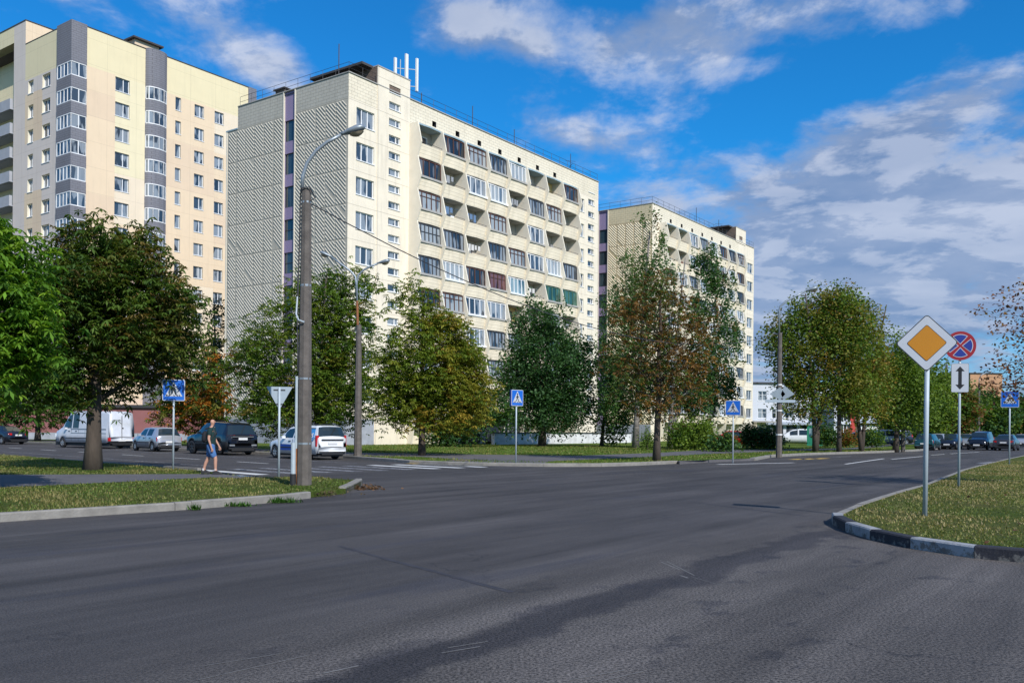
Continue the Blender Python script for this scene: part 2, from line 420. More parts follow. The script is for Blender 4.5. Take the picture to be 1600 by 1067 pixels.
q_ = [at(1080, 784), at(1160, 794), at(1258, 806)]  # cast shadow of the sign post, painted as dark strips
for i in range(2): strip(b, q_[i], q_[i + 1], .06, 0, .0025)
struct(b.build('painted_shadow', m_shadow))

# ---------------------------------------------------------------- building materials
def panelmat(name, col, pz, oz, pu=0, ou=0, tile=0, var=.06, dark=.55, stain=.12):
    m, n, b = newmat(name); v = n.objco(); x, y, z = n.sep(v)
    c = n.mix(n.mr(n.noise(v, .6, 5, .65), .3, .7, 0, 1), [q * (1 - var) for q in col], [min(1, q * (1 + var)) for q in col])
    st = n.noise(n.vmath('MULTIPLY', v, (2.2, 2.2, .22)), 1.0, 5, .7)
    c = n.mix(n.mr(st, .50, .78, 0, stain * 4.5), c, [q * .60 for q in col])
    u = n.math('ADD', x, y)
    def line(q, per, off, w):
        fr = n.math('FRACT', n.math('DIVIDE', n.math('SUBTRACT', q, off), per))
        return n.math('LESS_THAN', fr, w / per)
    j = None
    if pz: j = line(z, pz, oz, .045)
    if pu:
        k = line(u, pu, ou, .045); j = n.math('MAXIMUM', j, k) if j is not None else k
    if j is not None: c = n.mix(n.math('MULTIPLY', j, dark), c, [q * .35 for q in col])
    if tile:
        br = n.t.nodes.new('ShaderNodeTexBrick'); n.put(br.inputs['Vector'], n.comb(u, z, 0))
        br.inputs['Scale'].default_value = 1; br.inputs['Brick Width'].default_value = tile * 2.4; br.inputs['Row Height'].default_value = tile
        br.inputs['Mortar Size'].default_value = .022; br.inputs['Mortar Smooth'].default_value = .3
        n.put(b.inputs['Normal'], n.bump(br.outputs['Fac'], -.6, .03)) if False else None
        c = n.mix(n.math('MULTIPLY', br.outputs['Fac'], .55), c, [q * .38 for q in col])
    n.put(b.inputs['Base Color'], c); b.inputs['Roughness'].default_value = .9; b.inputs['Specular IOR Level'].default_value = .2
    return m
FP = 2.83
CREAM = (.80, .715, .575)
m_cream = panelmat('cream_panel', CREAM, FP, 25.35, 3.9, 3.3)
m_creamT = panelmat('cream_tile', (.77, .69, .54), 0, 0, 0, 0, .27)
m_rib = mat('rib_whitewash', (.49, .455, .38), .9, .1, 3); m_ribB = mat('rib_cream', (.84, .74, .54), .9, .1, 3)
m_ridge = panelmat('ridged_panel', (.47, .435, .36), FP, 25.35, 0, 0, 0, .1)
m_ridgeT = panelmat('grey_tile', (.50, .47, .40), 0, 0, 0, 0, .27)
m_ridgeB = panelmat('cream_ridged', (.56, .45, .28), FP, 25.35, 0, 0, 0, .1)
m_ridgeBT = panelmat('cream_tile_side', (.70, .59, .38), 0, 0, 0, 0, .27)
m_purple = mat('lilac_panel', (.27, .21, .34), .8, .06)
m_plinth = mat('plinth', (.33, .35, .40), .9, .2, 1.5, .4, 25)
m_fin = mat('fin_white', (.78, .71, .58), .8, .1, .8)
m_para = panelmat('balcony_panel', (.78, .69, .53), .31, .1, 0, 0, 0, .06, .4)
m_slab = mat('slab_grey', (.38, .37, .35), .9, .15, 2)
m_canopy = mat('canopy_tin', (.30, .40, .45), .6, .15, 2)
m_inwall = mat('loggia_wall', (.50, .46, .39), .9, .15, 1.2)
m_yel = mat('loggia_yellow', (.72, .55, .25), .9, .1, 1.2)
m_brick = panelmat('penthouse_brick', (.20, .15, .12), 0, 0, 0, 0, .16)
m_grey = panelmat('bay_grey', (.20, .20, .225), 2.85, 39.0, 0, 0, .25, .05, .2)
m_grey2 = mat('light_grey', (.36, .37, .40), .8, .1)
m_redin = mat('red_brown', (.25, .06, .04), .8)
TC = [(.76, .60, .42), (.78, .66, .50), (.74, .57, .45), (.77, .68, .46), (.72, .56, .40), (.76, .66, .43), (.66, .58, .52)]
m_t = [panelmat('tower_panel_%s' % q, c, 2.85, 38.9, 3.6, .4, 0, .03, .25, .05) for q, c in zip(('peach', 'cream', 'pink', 'straw', 'sand', 'yellow', 'mauve'), TC)]
m_wf = mat('window_white', (.80, .80, .80), .45)
m_wbrown = mat('window_brown', (.10, .045, .03), .5, .2, 3)
m_wdark = mat('window_dark', (.05, .05, .055), .5, .2, 3)
m_wgreen = mat('window_green', (.08, .16, .11), .5, .2, 3)
m_wteal = mat('window_teal', (.06, .18, .24), .5, .2, 3)
m_reveal = mat('reveal', (.72, .66, .52), .9, .05)
m_wood = mat('wood_red', (.20, .07, .04), .7, .2, 4)

def panemat(name, dark, curt, amount, ior=1.7):
    m, n, b = newmat(name); v = n.objco(); x, y, z = n.sep(v)
    oi = n.t.nodes.new('ShaderNodeObjectInfo').outputs['Random']
    u = n.math('ADD', n.math('ADD', x, y), n.math('MULTIPLY', oi, 37.0))
    fold = n.noise(n.comb(n.math('MULTIPLY', u, 9.0), n.math('MULTIPLY', z, .3), oi), 1.0, 2, .5)
    patch = n.noise(n.comb(n.math('MULTIPLY', u, .9), n.math('MULTIPLY', z, .25), n.math('MULTIPLY', oi, 11)), 1.3, 2, .5)
    k = n.mr(patch, .60 - amount * .3, .64 - amount * .3, 0, 1)
    cc = n.mix(fold, [q * .55 for q in curt], curt)
    vary = n.mix(oi, [q * .6 for q in dark], [q * 1.5 for q in dark])
    n.put(b.inputs['Base Color'], n.mix(k, vary, cc))
    b.inputs['Roughness'].default_value = .06; b.inputs['IOR'].default_value = ior
    n.put(b.inputs['Normal'], n.bump(n.noise(v, .7, 2), .06, .05))
    return m
m_pane = panemat('window_glass', (.035, .05, .07), (.30, .34, .38), .45)
m_panel = panemat('glass_light', (.08, .11, .14), (.42, .46, .48), .75)
m_paned = panemat('glass_dark', (.022, .028, .035), (.16, .16, .17), .2)
m_panet = panemat('glass_teal', (.04, .12, .17), (.30, .42, .46), .4)
m_paneg = panemat('glass_green', (.02, .06, .045), (.07, .18, .13), .35)
m_paner = panemat('glass_red', (.06, .03, .03), (.20, .09, .09), .5)
m_stairglass = panemat('stair_glass', (.02, .04, .055), (.05, .08, .10), .3)

def facade(b, fm, u0, u1, z0, z1, holes, rev=.18, matf=0, rm=0, ub=(), zb=()):
    us = sorted({u0, u1, *ub, *[h[0] for h in holes], *[h[1] for h in holes]})
    zs = sorted({z0, z1, *zb, *[h[2] for h in holes], *[h[3] for h in holes]})
    us = [u for u in us if u0 <= u <= u1]; zs = [z for z in zs if z0 <= z <= z1]
    for i in range(len(us) - 1):
        for j in range(len(zs) - 1):
            cu, cz = (us[i] + us[i + 1]) / 2, (zs[j] + zs[j + 1]) / 2
            if any(h[0] < cu < h[1] and h[2] < cz < h[3] for h in holes): continue
            mm = matf(cu, cz) if callable(matf) else matf
            b.add([fm(us[i], zs[j], 0), fm(us[i + 1], zs[j], 0), fm(us[i + 1], zs[j + 1], 0), fm(us[i], zs[j + 1], 0)], [(0, 1, 2, 3)], mm)
    for a, c, e_, f in holes:
        for p, q in (((a, e_), (a, f)), ((c, e_), (c, f)), ((a, e_), (c, e_)), ((a, f), (c, f))):
            b.add([fm(*p, 0), fm(*q, 0), fm(*q, rev), fm(*p, rev)], [(0, 1, 2, 3)], rm)

def window(parent, fm, u0, u1, z0, z1, d, pane=None, frame=None, mull=(.5,), trans=(), fw=.07, name='window', sill=True, tilt=0):
    """pane mesh with a frame child; fm maps (u, z, depth)"""
    pane = pane or m_pane; frame = frame or m_wf
    p = MB(); p.poly([fm(u0, z0, d), fm(u1, z0, d), fm(u1, z1, d), fm(u0, z1, d)])
    w = p.build(name, pane, parent)
    f = MB()
    def fb(a, c, e_, g, d0=-.05, d1=.01):
        pts = [fm(x, z, q + d) for q in (d0, d1) for z in (e_, g) for x in (a, c)]
        f.add(pts, [(0, 1, 3, 2), (4, 6, 7, 5), (0, 4, 5, 1), (2, 3, 7, 6), (0, 2, 6, 4), (1, 5, 7, 3)])
    fb(u0, u0 + fw, z0, z1); fb(u1 - fw, u1, z0, z1); fb(u0 + fw, u1 - fw, z0, z0 + fw); fb(u0 + fw, u1 - fw, z1 - fw, z1)
    for k in mull:
        c = u0 + (u1 - u0) * k; fb(c - fw * .6, c + fw * .6, z0 + fw, z1 - fw, -.055)
    for k in trans:
        c = z0 + (z1 - z0) * k; fb(u0 + fw, u1 - fw, c - fw * .4, c + fw * .4, -.045)
    if sill: fb(u0 - .04, u1 + .04, z0 - .07, z0 - .002, -d - .06, 0)
    f.build('frame', frame, w)
    return w

def railing(b, pts, h=.9, step=1.6, r=.018):
    for i in range(len(pts) - 1):
        p, q = Vector(pts[i]), Vector(pts[i + 1]); n = max(1, round((q - p).length / step))
        for k in (1.0, .5): b.tube([p + Vector((0, 0, h * k)), q + Vector((0, 0, h * k))], r, 4)
        for k in range(n + 1):
            a = p.lerp(q, k / n); b.tube([a, a + Vector((0, 0, h))], r * 1.1, 4)

def ribs(b, y0, y1, z0, z1, colw, m=0, skip=None, x=0.0):
    """raised 45 degree ribs cast into the end-wall panels, in staggered columns"""
    nc = max(1, round((y1 - y0) / colw)); cw = (y1 - y0) / nc; pitch = .34
    for c in range(nc):
        ya, yb = y0 + c * cw + .02, y0 + (c + 1) * cw - rnd.choice((-.04, .04, .10))
        z = z0 - (yb - ya) + rnd.uniform(0, .34)
        while z < z1:
            cuts = [z] + [25.35 + FP * k for k in range(-9, 3) if z < 25.35 + FP * k < z + yb - ya] + [z + yb - ya]
            for za, zb in zip(cuts, cuts[1:]):
                za2, zb2 = max(za + .04, z0 + .05), min(zb - .04, z1 - .05)
                if zb2 - za2 < .18 or rnd.random() < .03: continue
                p, q = Vector((x, ya + za2 - z, za2)), Vector((x, ya + zb2 - z, zb2))
                d = (q - p).normalized(); s = Vector((0, -d.z, d.y)) * .06
                o = Vector((-.05, 0, 0)); e_ = d * .05
                b.add([p - s, p + s, p + o + e_, q - s, q + s, q + o - e_], [(0, 2, 5, 3), (2, 1, 4, 5), (0, 1, 2), (3, 5, 4)], m)
            z += pitch

# balcony glazing styles: (frame, pane, number of lights, transoms)
GS = {'o': None, 'y': None, 'b': (m_wbrown, m_paned, 4, ()), 'w': (m_wf, m_pane, 4, ()), 'l': (m_wdark, m_panel, 6, (.55,)), 'd': (m_wdark, m_pane, 6, ()),
      'm': (m_wbrown, m_panel, 5, (.72,)), 'c': (m_wf, m_panel, 5, ()), 'r': (m_wbrown, m_paner, 5, (.7,)), 't': (m_wf, m_panet, 5, ()), 'g': (m_wgreen, m_paneg, 4, ()), 'k': None}
def balconies(root, u0, pitch, rows, top_canopy, gz0=.12, lean=.32):
    """8 bays of canted loggias between zig-zag fins"""
    fz = lambda n: 25.40 - FP * (9 - n)
    Pin, Pout = .92, 1.28
    nb = len(rows[0])
    for j in range(nb + 1):                                   # fins
        u = u0 + j * pitch; b = MB(); prof = []
        for n in range(1, 10):
            z = fz(n); prof += [(-Pin - .12, z - .18), (-Pout - .20, z + .95)]
        prof += [(-Pin - .12, fz(9) + FP - .10)]
        pts = [(u - .06, .15, prof[0][1] - 2.2)] + [(u - .06, -Pin + .25, prof[0][1] - 2.2)] + [(u - .06, y, z) for y, z in prof] + [(u - .06, .15, prof[-1][1])]
        # strip quads so that the profile stays clean
        for k in range(len(prof) - 1):
            (ya, za), (yb, zb) = prof[k], prof[k + 1]
            b.add([(u - .06, .98, za), (u - .06, ya, za), (u - .06, yb, zb), (u - .06, .98, zb), (u + .06, .98, za), (u + .06, ya, za), (u + .06, yb, zb), (u + .06, .98, zb)],
                  [(0, 1, 2, 3), (7, 6, 5, 4), (1, 5, 6, 2)] + ([(3, 2, 6, 7)] if k == len(prof) - 2 else []))
        ya, za = prof[0]
        b.add([(u - .06, .98, 0), (u - .06, -.6, 0), (u - .06, ya, za), (u - .06, .98, za), (u + .06, .98, 0), (u + .06, -.6, 0), (u + .06, ya, za), (u + .06, .98, za)], [(0, 1, 2, 3), (7, 6, 5, 4), (1, 5, 6, 2)])
        b.build('fin', m_fin, root)
    def edge(a, c, p):                                        # bulging plan of a slab edge
        return [(a, -p), (a + (c - a) * .22, -p - .06), (a + (c - a) * .5, -p - .15), (a + (c - a) * .82, -p - .11), (c, -p)]
    for j in range(nb):
        a, c = u0 + j * pitch + .062, u0 + (j + 1) * pitch - .062
        e_ = edge(a, c, Pin - .05); b = MB(); z = fz(9) + FP - .22
        pts = [(x, y, z) for x, y in e_] + [(c,   .975, z), (a,   .975, z)]
        b.prism(pts, (0, 0, .13)); cn = b.build('canopy', m_canopy, root)
        for n in range(1, 10):
            code = rows[9 - n][j]
            z = fz(n)
            b = MB(); e_ = edge(a, c, Pin - .08)
            b.prism([(x, y, z - .22) for x, y in e_] + [(c,   .975, z - .22), (a,   .975, z - .22)], (0, 0, .14), 1)
            # canted parapet: foot follows the slab, top rail straight
            lo = [(x, y - .012, z - .20) for x, y in e_]; hi = [(x, -Pin - .13 + .25 * (y + Pin), z + .98) for x, y in e_]; n_ = len(e_)
            ins = [(x, y + .07, zz) for x, y, zz in lo] + [(x, y + .07, zz) for x, y, zz in hi]
            b.add(lo + hi + ins, [(i, i + 1, n_ + i + 1, n_ + i) for i in range(n_ - 1)] + [(2 * n_ + i + 1, 2 * n_ + i, 3 * n_ + i, 3 * n_ + i + 1) for i in range(n_ - 1)] +
                  [(n_ + i, n_ + i + 1, 3 * n_ + i + 1, 3 * n_ + i) for i in range(n_ - 1)], 0)
            bal = b.build('balcony', [m_para, m_slab], root)
            # back wall, door and window of the flat
            bw = MB(); bw.box(a, c, .30, .34, z - .08, z + FP - .23); bw.build('back_wall', m_yel if code == 'y' else m_inwall, bal)
            st = GS[code]
            if st is None:
                p = MB(); k_ = rnd.choice((0, 0, .7)); p.box(c - 1.35 - k_, c - .65 - k_, .27, .297, z, z + 2.15); p.box(c - 2.35 - k_, c - 1.45 - k_, .27, .297, z + .8, z + 2.15); dw = p.build('window', m_pane, bal)
                p = MB()
                for x0, x1, z0 in ((c - 1.35 - k_, c - .65 - k_, 0), (c - 2.35 - k_, c - 1.45 - k_, .8)):
                    p.box(x0 - .05, x0 + .03, .25, .268, z + z0, z + 2.2); p.box(x1 - .03, x1 + .05, .25, .268, z + z0, z + 2.2); p.box(x0 + .03, x1 - .03, .25, .268, z + 2.1, z + 2.2)
                p.build('frame', rnd.choice((m_wf, m_wf, m_wbrown)), dw)
                if rnd.random() < .35:
                    p = MB(); x = a + .4; p.tube([(a, -.7, z + 1.95), (c, -.7, z + 1.95)], .008, 4)
                    for q in range(rnd.randrange(3, 6)):
                        w_ = rnd.uniform(.25, .5); p.box(x, x + w_, -.705, -.695, z + 1.95 - rnd.uniform(.4, .75), z + 1.95); x += w_ + rnd.uniform(.05, .2)
                    p.build('laundry', (lambda q: mat('cloth_' + q[0], q[1], .9, .2, 3))(rnd.choice((('white', (.6, .58, .55)), ('grey', (.30, .31, .33)), ('white', (.6, .58, .55)), ('rust', (.28, .11, .07)), ('blue', (.12, .2, .33))))), bal)
                r = MB(); r.tube([(a, -Pin - .1, z + 1.15), (c, -Pin - .1, z + 1.15)], .02, 5); r.build('handrail', m_dark, bal)
                if code == 'k':
                    q = MB(); q.box(a + .2, a + 1.5, .20, .24, z, z + 2.2); q.build('door', mat('blue_wall', (.03, .16, .34), .7), bal)
                if rnd.random() < .6:
                    q = MB(); x = c - rnd.uniform(.6, 1.4); q.box(x, x + .5, -.45, -.05, z, z + rnd.uniform(.9, 1.5)); q.build('cupboard', rnd.choice((m_wood, m_slab, m_wf)), bal)
            else:
                fr, pn, nl, tr = st
                zt = z + FP - .26; zb = z + 1.0; yb, yt = -Pin - .04, -Pin + .02
                fm = lambda u, zz, d: (u, yb + (yt - yb) * (zz - zb) / (zt - zb) + d, zz)
                window(bal, fm, a + .01, c - .01, zb, zt - .02, 0.05, pn, fr, [k / nl for k in range(1, nl)], tr, .075, 'glazing', False)
                ap = MB(); ap.box(a, c, -Pin - .22, -Pin - .0, z + .86, z + 1.04); ap.build('sill', m_wf if fr == m_wf and rnd.random() < .6 else m_slab, bal)

ROWS_A = ['obmdcoyb', 'bowcodmo', 'mkomowoo', 'ldodmwcd', 'dcbrtogg', 'bmwwyoco', 'dowdlodw', 'wdoldowd', 'owdoowld']
ROWS_B = ['yywdcbdm', 'yowddwcb', 'owdwocwd', 'dwoldwcw', 'wodwwdlc', 'dowcwdww', 'wdowdcwd', 'dwwlwdcw', 'wwdwdwdd']
def R_(u, z, d): return (u, d, z)
def L_(u, z, d): return (d, u, z)

def slab_block(label, C, ANG, flip, length, rows, ub, rib, ribT):
    root = thing('apartment_building', label, 'building', (*C, 0), ANG, 'long cream panel blocks with canted balconies')
    fz = lambda n: 25.40 - FP * (9 - n)
    TOP, DEP = 30.3, 15.75
    # right facade ------------------------------------------------
    end0, end1 = ub + 8 * 3.31, length
    wl = MB(); ws = []
    if not flip:
        bayW = (.9, 2.97); tw = (3.28, 7.27); small = [(4.66, 6.06)]; e_small = [(37.45, 38.8)]
        hA = [(bayW[0], bayW[1], fz(n) + .92, fz(n) + 2.36) for n in range(1, 10)]
        facade(wl, R_, 0, tw[0], 0, 28.3, hA, .16, 0, 2)
        facade(wl, R_, 0, tw[0], 28.3, TOP, [], .16, 1)
        hS = [(4.66, 6.06, fz(9) + .52 + k * FP / 2, fz(9) + 1.12 + k * FP / 2) for k in range(-16, 4)]
        facade(wl, lambda u, z, d: (u, d - .06, z), tw[0], tw[1], 0, 31.85, hS, .16, 0, 2)
        wl.add([(tw[0], -.06, 0), (tw[0], 0, 0), (tw[0], 0, 31.85), (tw[0], -.06, 31.85)], [(0, 1, 2, 3)], 0)
        wl.add([(tw[1], -.06, 28), (tw[1], .2, 28), (tw[1], .2, 31.85), (tw[1], -.06, 31.85)], [(0, 1, 2, 3)], 0)
        hE = [(37.45, 38.8, fz(9) + .52 + k * FP / 2, fz(9) + 1.12 + k * FP / 2) for k in range(-16, 3)] + [(35.5, 36.6, fz(n) + .8, fz(n) + 2.25) for n in range(1, 10)]
        facade(wl, R_, end0, end1, 0, 28.3, hE, .16, 0, 2); facade(wl, R_, end0, end1, 28.3, TOP, [], .16, 1)
        wins = [(R_, h, (.33, .66), .16) for h in hA] + [(lambda u, z, d: (u, d - .06, z), h, (.68,), .16) for h in hS] + [(R_, h, (.68,) if h[1] - h[0] > 1.2 else (.5,), .16) for h in hE]
    else:
        tw = (27.2, 31.1)
        facade(wl, R_, 0, ub, 0, TOP, [], .16, 0)
        hE = [(32.0, 34.2, fz(n) + .8, fz(n) + 2.3) for n in range(1, 10)]
        facade(wl, R_, end0, end1, 0, TOP, hE, .16, 0, 2)
        hS = [(28.5, 29.8, 30.6, 31.2)]
        facade(wl, lambda u, z, d: (u, d - .06, z), tw[0], tw[1], TOP - .2, 32.3, hS, .16, 0, 2)
        wins = [(R_, h, (.5,), .16) for h in hE] + [(lambda u, z, d: (u, d - .06, z), hS[0], (.5,), .16)]
    facade(wl, R_, ub, end0, fz(9) + FP - .1, TOP, [(ub + j * 3.31 - .28, ub + j * 3.31 + .28, 28.75, 29.25) for j in range(1, 8)], .3, 1, 3)
    facade(wl, lambda u, z, d: (u, d + 1.0, z), ub, end0, 0, fz(9) + FP, [], .1, 0)
    wl.build('wall', [m_cream, m_creamT, m_reveal, m_dark], root)
    for fm, h, mu, d in wins: window(root, fm, *h, d, None, m_wf, mu)
    # end facade with ribbed panels --------------------------------
    u_s0, u_s1 = 6.5, 7.86
    e_ = MB(); zl = 28.3; z0 = 2.25
    hs_ = [(u_s0 + .02, u_s1 - .02, fz(n) + .62, fz(n) + 2.42) for n in range(1, 10)]
    facade(e_, L_, 0, u_s0, z0, zl, [], .1, 0); facade(e_, L_, 0, u_s0, zl, TOP, [], .1, 1)
    facade(e_, lambda u, z, d: (d + .10, u, z), u_s0, u_s1, z0, TOP + .05, hs_, .12, 2, 2)
    for u in (u_s0, u_s1): e_.add([(0, u, z0), (.1, u, z0), (.1, u, TOP), (0, u, TOP)], [(0, 1, 2, 3)], 4)
    facade(e_, L_, u_s1, DEP, z0, zl, [], .1, 0); facade(e_, L_, u_s1, 14.15, zl, TOP, [], .1, 1)
    e_.box(-.05, .03, u_s1, u_s1 + .12, z0, TOP, 4); e_.box(-.05, .03, u_s0 - .12, u_s0, z0, TOP, 4)
    e_.box(-.04, .02, DEP - .15, DEP, z0, zl, 4)
    e_.box(-.03, 3.2 if not flip else .8, -.03 if not flip else .003, DEP, 0, z0, 3)
    e_.box(-.05, .3, 14.15, DEP + .05, zl, zl + .12, 5)
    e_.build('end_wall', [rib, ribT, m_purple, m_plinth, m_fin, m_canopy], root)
    for h in hs_: window(root, lambda u, z, d: (d + .10, u, z), *h, .12, m_stairglass, m_wdark, (), (.5,) if h[2] < 20 else (), .05, 'stair_window', False)
    rb = MB(); ribs(rb, .15, u_s0 - .15, z0 + .1, zl - .05, 1.27); ribs(rb, u_s1 + .15, DEP - .2, z0 + .1, zl - .05, 1.2)
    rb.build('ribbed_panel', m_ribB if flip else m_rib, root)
    # roof and the hidden sides -------------------------------------
    rf = MB(); rf.poly([(0.02, .02, TOP - .25), (length, .02, TOP - .25), (length, 14.15, TOP - .25), (.02, 14.15, TOP - .25)])
    rf.poly([(length, 0, 0), (length, DEP, 0), (length, DEP, TOP), (length, 0, TOP)], 1); rf.poly([(0, DEP, 0), (length, DEP, 0), (length, DEP, 28.3), (0, DEP, 28.3)], 1)
    rf.poly([(0, 14.15, 28), (length, 14.15, 28), (length, 14.15, TOP), (0, 14.15, TOP)], 1); rf.poly([(0, 14.15, 28.38), (length, 14.15, 28.38), (length, DEP, 28.38), (0, DEP, 28.38)])
    # parapet copings
    for p, q in (((-.06, -.09), (.22, 14.15)), ((.22, -.09), (length, .18))):
        rf.box(p[0], q[0], p[1], q[1], TOP, TOP + .07, 2)
    rf.build('roof', [m_roof, m_cream, m_slab], root)
    r = MB(); railing(r, [(.12, 14.0, TOP), (.12, .1, TOP), (tw[0] - .05, .1, TOP)]); railing(r, [(tw[1] + .1, .1, TOP), (length - .1, .1, TOP)])
    r.build('railing', m_dark, root)
    # lift head
    p = MB(); zt = 31.85 if not flip else 32.3
    p.box(tw[0], tw[1], .0, 6.5, TOP - .2, zt - .02, 0); p.box(tw[0] - 1.2, tw[1] - .3, .6, 7, zt - .02, zt + .18, 1); p.box(tw[0] - .02, tw[1] + .06, -.10, .5, zt, zt + .1, 2)
    p.build('lift_housing', [m_brick, m_roof, m_slab], root)
    balconies(root, ub, 3.31, rows, True)
    return root
CA = (-13.47, 73.7); CB = (17.57, 115.4); ANG = R(90) - A_DIR
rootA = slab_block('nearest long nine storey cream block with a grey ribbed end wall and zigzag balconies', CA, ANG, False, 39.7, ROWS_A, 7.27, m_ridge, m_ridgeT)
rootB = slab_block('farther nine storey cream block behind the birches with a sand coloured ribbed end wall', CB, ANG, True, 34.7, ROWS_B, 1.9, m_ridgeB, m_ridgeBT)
# brown stair head between the two blocks and vents on the roof of the near one
b = MB(); b.box(40.2, 44.5, 3.5, 12, 25, 30.2, 0); b.box(40.0, 45, 3.2, 12.2, 30.2, 30.4, 1); b.build('stair_head', [m_brick, m_roof], rootA)
for u, y in ((32.5, 2.0), (.8, 8.8), (20, 8)):
    b = MB(); b.box(u, u + 1.4, y, y + 1.2, 30.05, 31.1, 0); b.box(u - .15, u + 1.55, y - .15, y + 1.35, 31.1, 31.2, 1)
    b.build('roof_vent', [m_brick, m_roof], rootA)
# porch at the far end of the far block
b = MB(); b.box(35.0, 39, -.6, 3, 0, 2.9, 0); b.box(34.8, 41, -2.4, 3.2, 2.9, 3.15, 1); b.box(36.0, 36.9, -.63, -.6, .1, 2.2, 2); b.box(40.4, 40.7, -2.2, -1.9, 0, 2.9, 0)
b.build('porch', [m_cream, m_slab, m_wbrown], rootB)

# ---------------------------------------------------------------- coloured tower block
def tower():
    C = (-48.53, 99.8); T = thing('tower_block', 'tall sixteen storey peach and yellow tower block with dark grey window bays', 'building', (*C, 0), ANG)
    fz = lambda n: 38.85 - 2.85 * (16 - n)
    TOP = 45.75
    hr = []
    for n in range(5, 17):
        z = fz(n) + .95
        hr += [(5.0, 6.75, z, z + 1.55), (12.74, 13.5, z, z + 1.55), (15.4, 16.75, z, z + 1.45), (18.3, 19.65, z, z + 1.45)]
    def mf(u, z):
        if z > 41.5: return 5
        k = int((z - fz(1)) // 2.85)
        if u < 5.0: return (0, 0, 4, 0)[k % 4]
        if u < 8.7: return (3, 3, 3, 2, 2, 1)[(k // 2) % 6] if k > 9 else (2, 0)[k // 3 % 2]
        return (0, 4, 0, 1, 0)[(k // 2 + (u > 18)) % 5]
    w = MB()
    facade(w, R_, 1.6, 8.73, 0, TOP, hr, .2, mf, 8, (5.0, 6.75), [41.5] + [fz(n) for n in range(1, 17)])
    facade(w, R_, 11.5, 23.4, 0, TOP, hr, .2, mf, 8, (13.9, 17.5), [41.5] + [fz(n) for n in range(1, 17)])
    w.box(23.4, 24.65, -.12, 6, 0, TOP + .1, 7)
    hl = []
    for n in range(5, 17):
        z = fz(n) + .95
        hl += [(4.75, 6.5, z, z + 1.5), (8.55, 9.75, z, z + 1.5)]
    facade(w, L_, 2.95, 10.45, 0, TOP, hl, .3, lambda u, z: 5 if z > 41.5 else (6 if int(z / 5.7) % 2 else (0, 6, 4)[int(u / 3) % 3]), 8, (3.9, 7.4), [41.5] + [fz(n) for n in range(1, 17)])
    facade(w, L_, 10.45, 13.2, 0, 48.55, [], .2, lambda u, z: 0 if z > 40 else 6, 8)
    w.poly([(0, 10.45, TOP), (6, 10.45, TOP), (6, 10.45, 48.55), (0, 10.45, 48.55)], 0)
    # loggia recess at the left
    w.poly([(0, 13.2, 0), (1.5, 13.2, 0), (1.5, 13.2, 47), (0, 13.2, 47)], 9)
    w.poly([(1.5, 13.2, 0), (1.5, 24, 0), (1.5, 24, 48.55), (1.5, 13.2, 48.55)], 5)
    w.box(0, 1.5, 13.2, 24, 46.6, 48.55, 5); w.poly([(0, 24, 0), (24.6, 24, 0), (24.6, 24, 45), (0, 24, 45)], 0)
    w.poly([(24.65, 0, 0), (24.65, 24, 0), (24.65, 24, TOP), (24.65, 0, TOP)], 0)
    w.build('wall', m_t + [m_grey, m_reveal, m_redin], T)
    for h in hr: window(T, R_, *h, .2, None, m_wf, (.6,) if h[1] - h[0] > 1 else ())
    for h in hl: window(T, L_, *h, .3, None, m_wf, (.55,))
    def bay(poly, mulls):
        def wallz(z0, z1):
            b = MB()
            for i in range(len(poly) - 1):
                (x0, y0), (x1, y1) = poly[i], poly[i + 1]
                b.add([(x0, y0, z0), (x1, y1, z0), (x1, y1, z1), (x0, y0, z1)], [(0, 1, 2, 3)])
            for z in (z0, z1): b.poly([(x, y, z) for x, y in poly])
            b.build('bay_panel', m_grey, T)
        wallz(0, fz(5) + 1.0)
        for n in range(5, 17): wallz(fz(n) + 2.55, fz(n + 1) + 1.0 if n < 16 else TOP + .12)
        cx = sum(p[0] for p in poly) / len(poly); cy = sum(p[1] for p in poly) / len(poly)
        for n in range(5, 17):
            z0, z1 = fz(n) + 1.0, fz(n) + 2.55; p = MB(); f = MB()
            ins = [(x + (cx - x) * .06, y + (cy - y) * .06) for x, y in poly]
            for i in range(len(ins) - 1):
                a, c = ins[i], ins[i + 1]
                p.add([(*a, z0), (*c, z0), (*c, z1), (*a, z1)], [(0, 1, 2, 3)])
                for zz in (z0 + .05, z1 - .05): f.bar((*a, zz), (*c, zz), .1, .1)
                m = mulls[i]
                for k in range(m + 1):
                    q = (a[0] + (c[0] - a[0]) * k / max(m, 1), a[1] + (c[1] - a[1]) * k / max(m, 1)); f.bar((*q, z0 + .1), (*q, z1 - .1), .1, .09)
            wi = p.build('bay_window', m_pane, T); f.build('frame', m_wf, wi)
    bay([(0, 2.95), (-.28, 2.85), (-.28, -.25), (1.5, -.25), (1.6, 0)], [0, 4, 2, 0])
    arc = [(10.115 - 1.39 * math.cos(R(q)), -.75 * math.sin(R(q)) if q not in (0, 180) else 0) for q in range(0, 181, 30)]
    bay(arc, [0, 1, 1, 1, 1, 0])
    for n in range(5, 17):
        b = MB(); z = fz(n); b.box(-.35, 0.0, 13.35, 24, z - .1, z + 1.15); b.box(0, 1.5, 13.2, 24, z - .15, z + .02); b.build('balcony', m_grey2, T)
    r = MB(); r.poly([(0, 0, TOP - .1), (24.6, 0, TOP - .1), (24.6, 24, TOP - .1), (0, 24, TOP - .1)]); r.box(-.03, .12, 2.9, 10.45, TOP, TOP + .09); r.box(1.55, 23.5, -.06, .1, TOP, TOP + .09)
    r.box(-.05, .12, 10.4, 24, 48.55, 48.66); r.box(.12, 6, 10.4, 10.55, 48.55, 48.66)
    r.build('roof', m_roof, T)
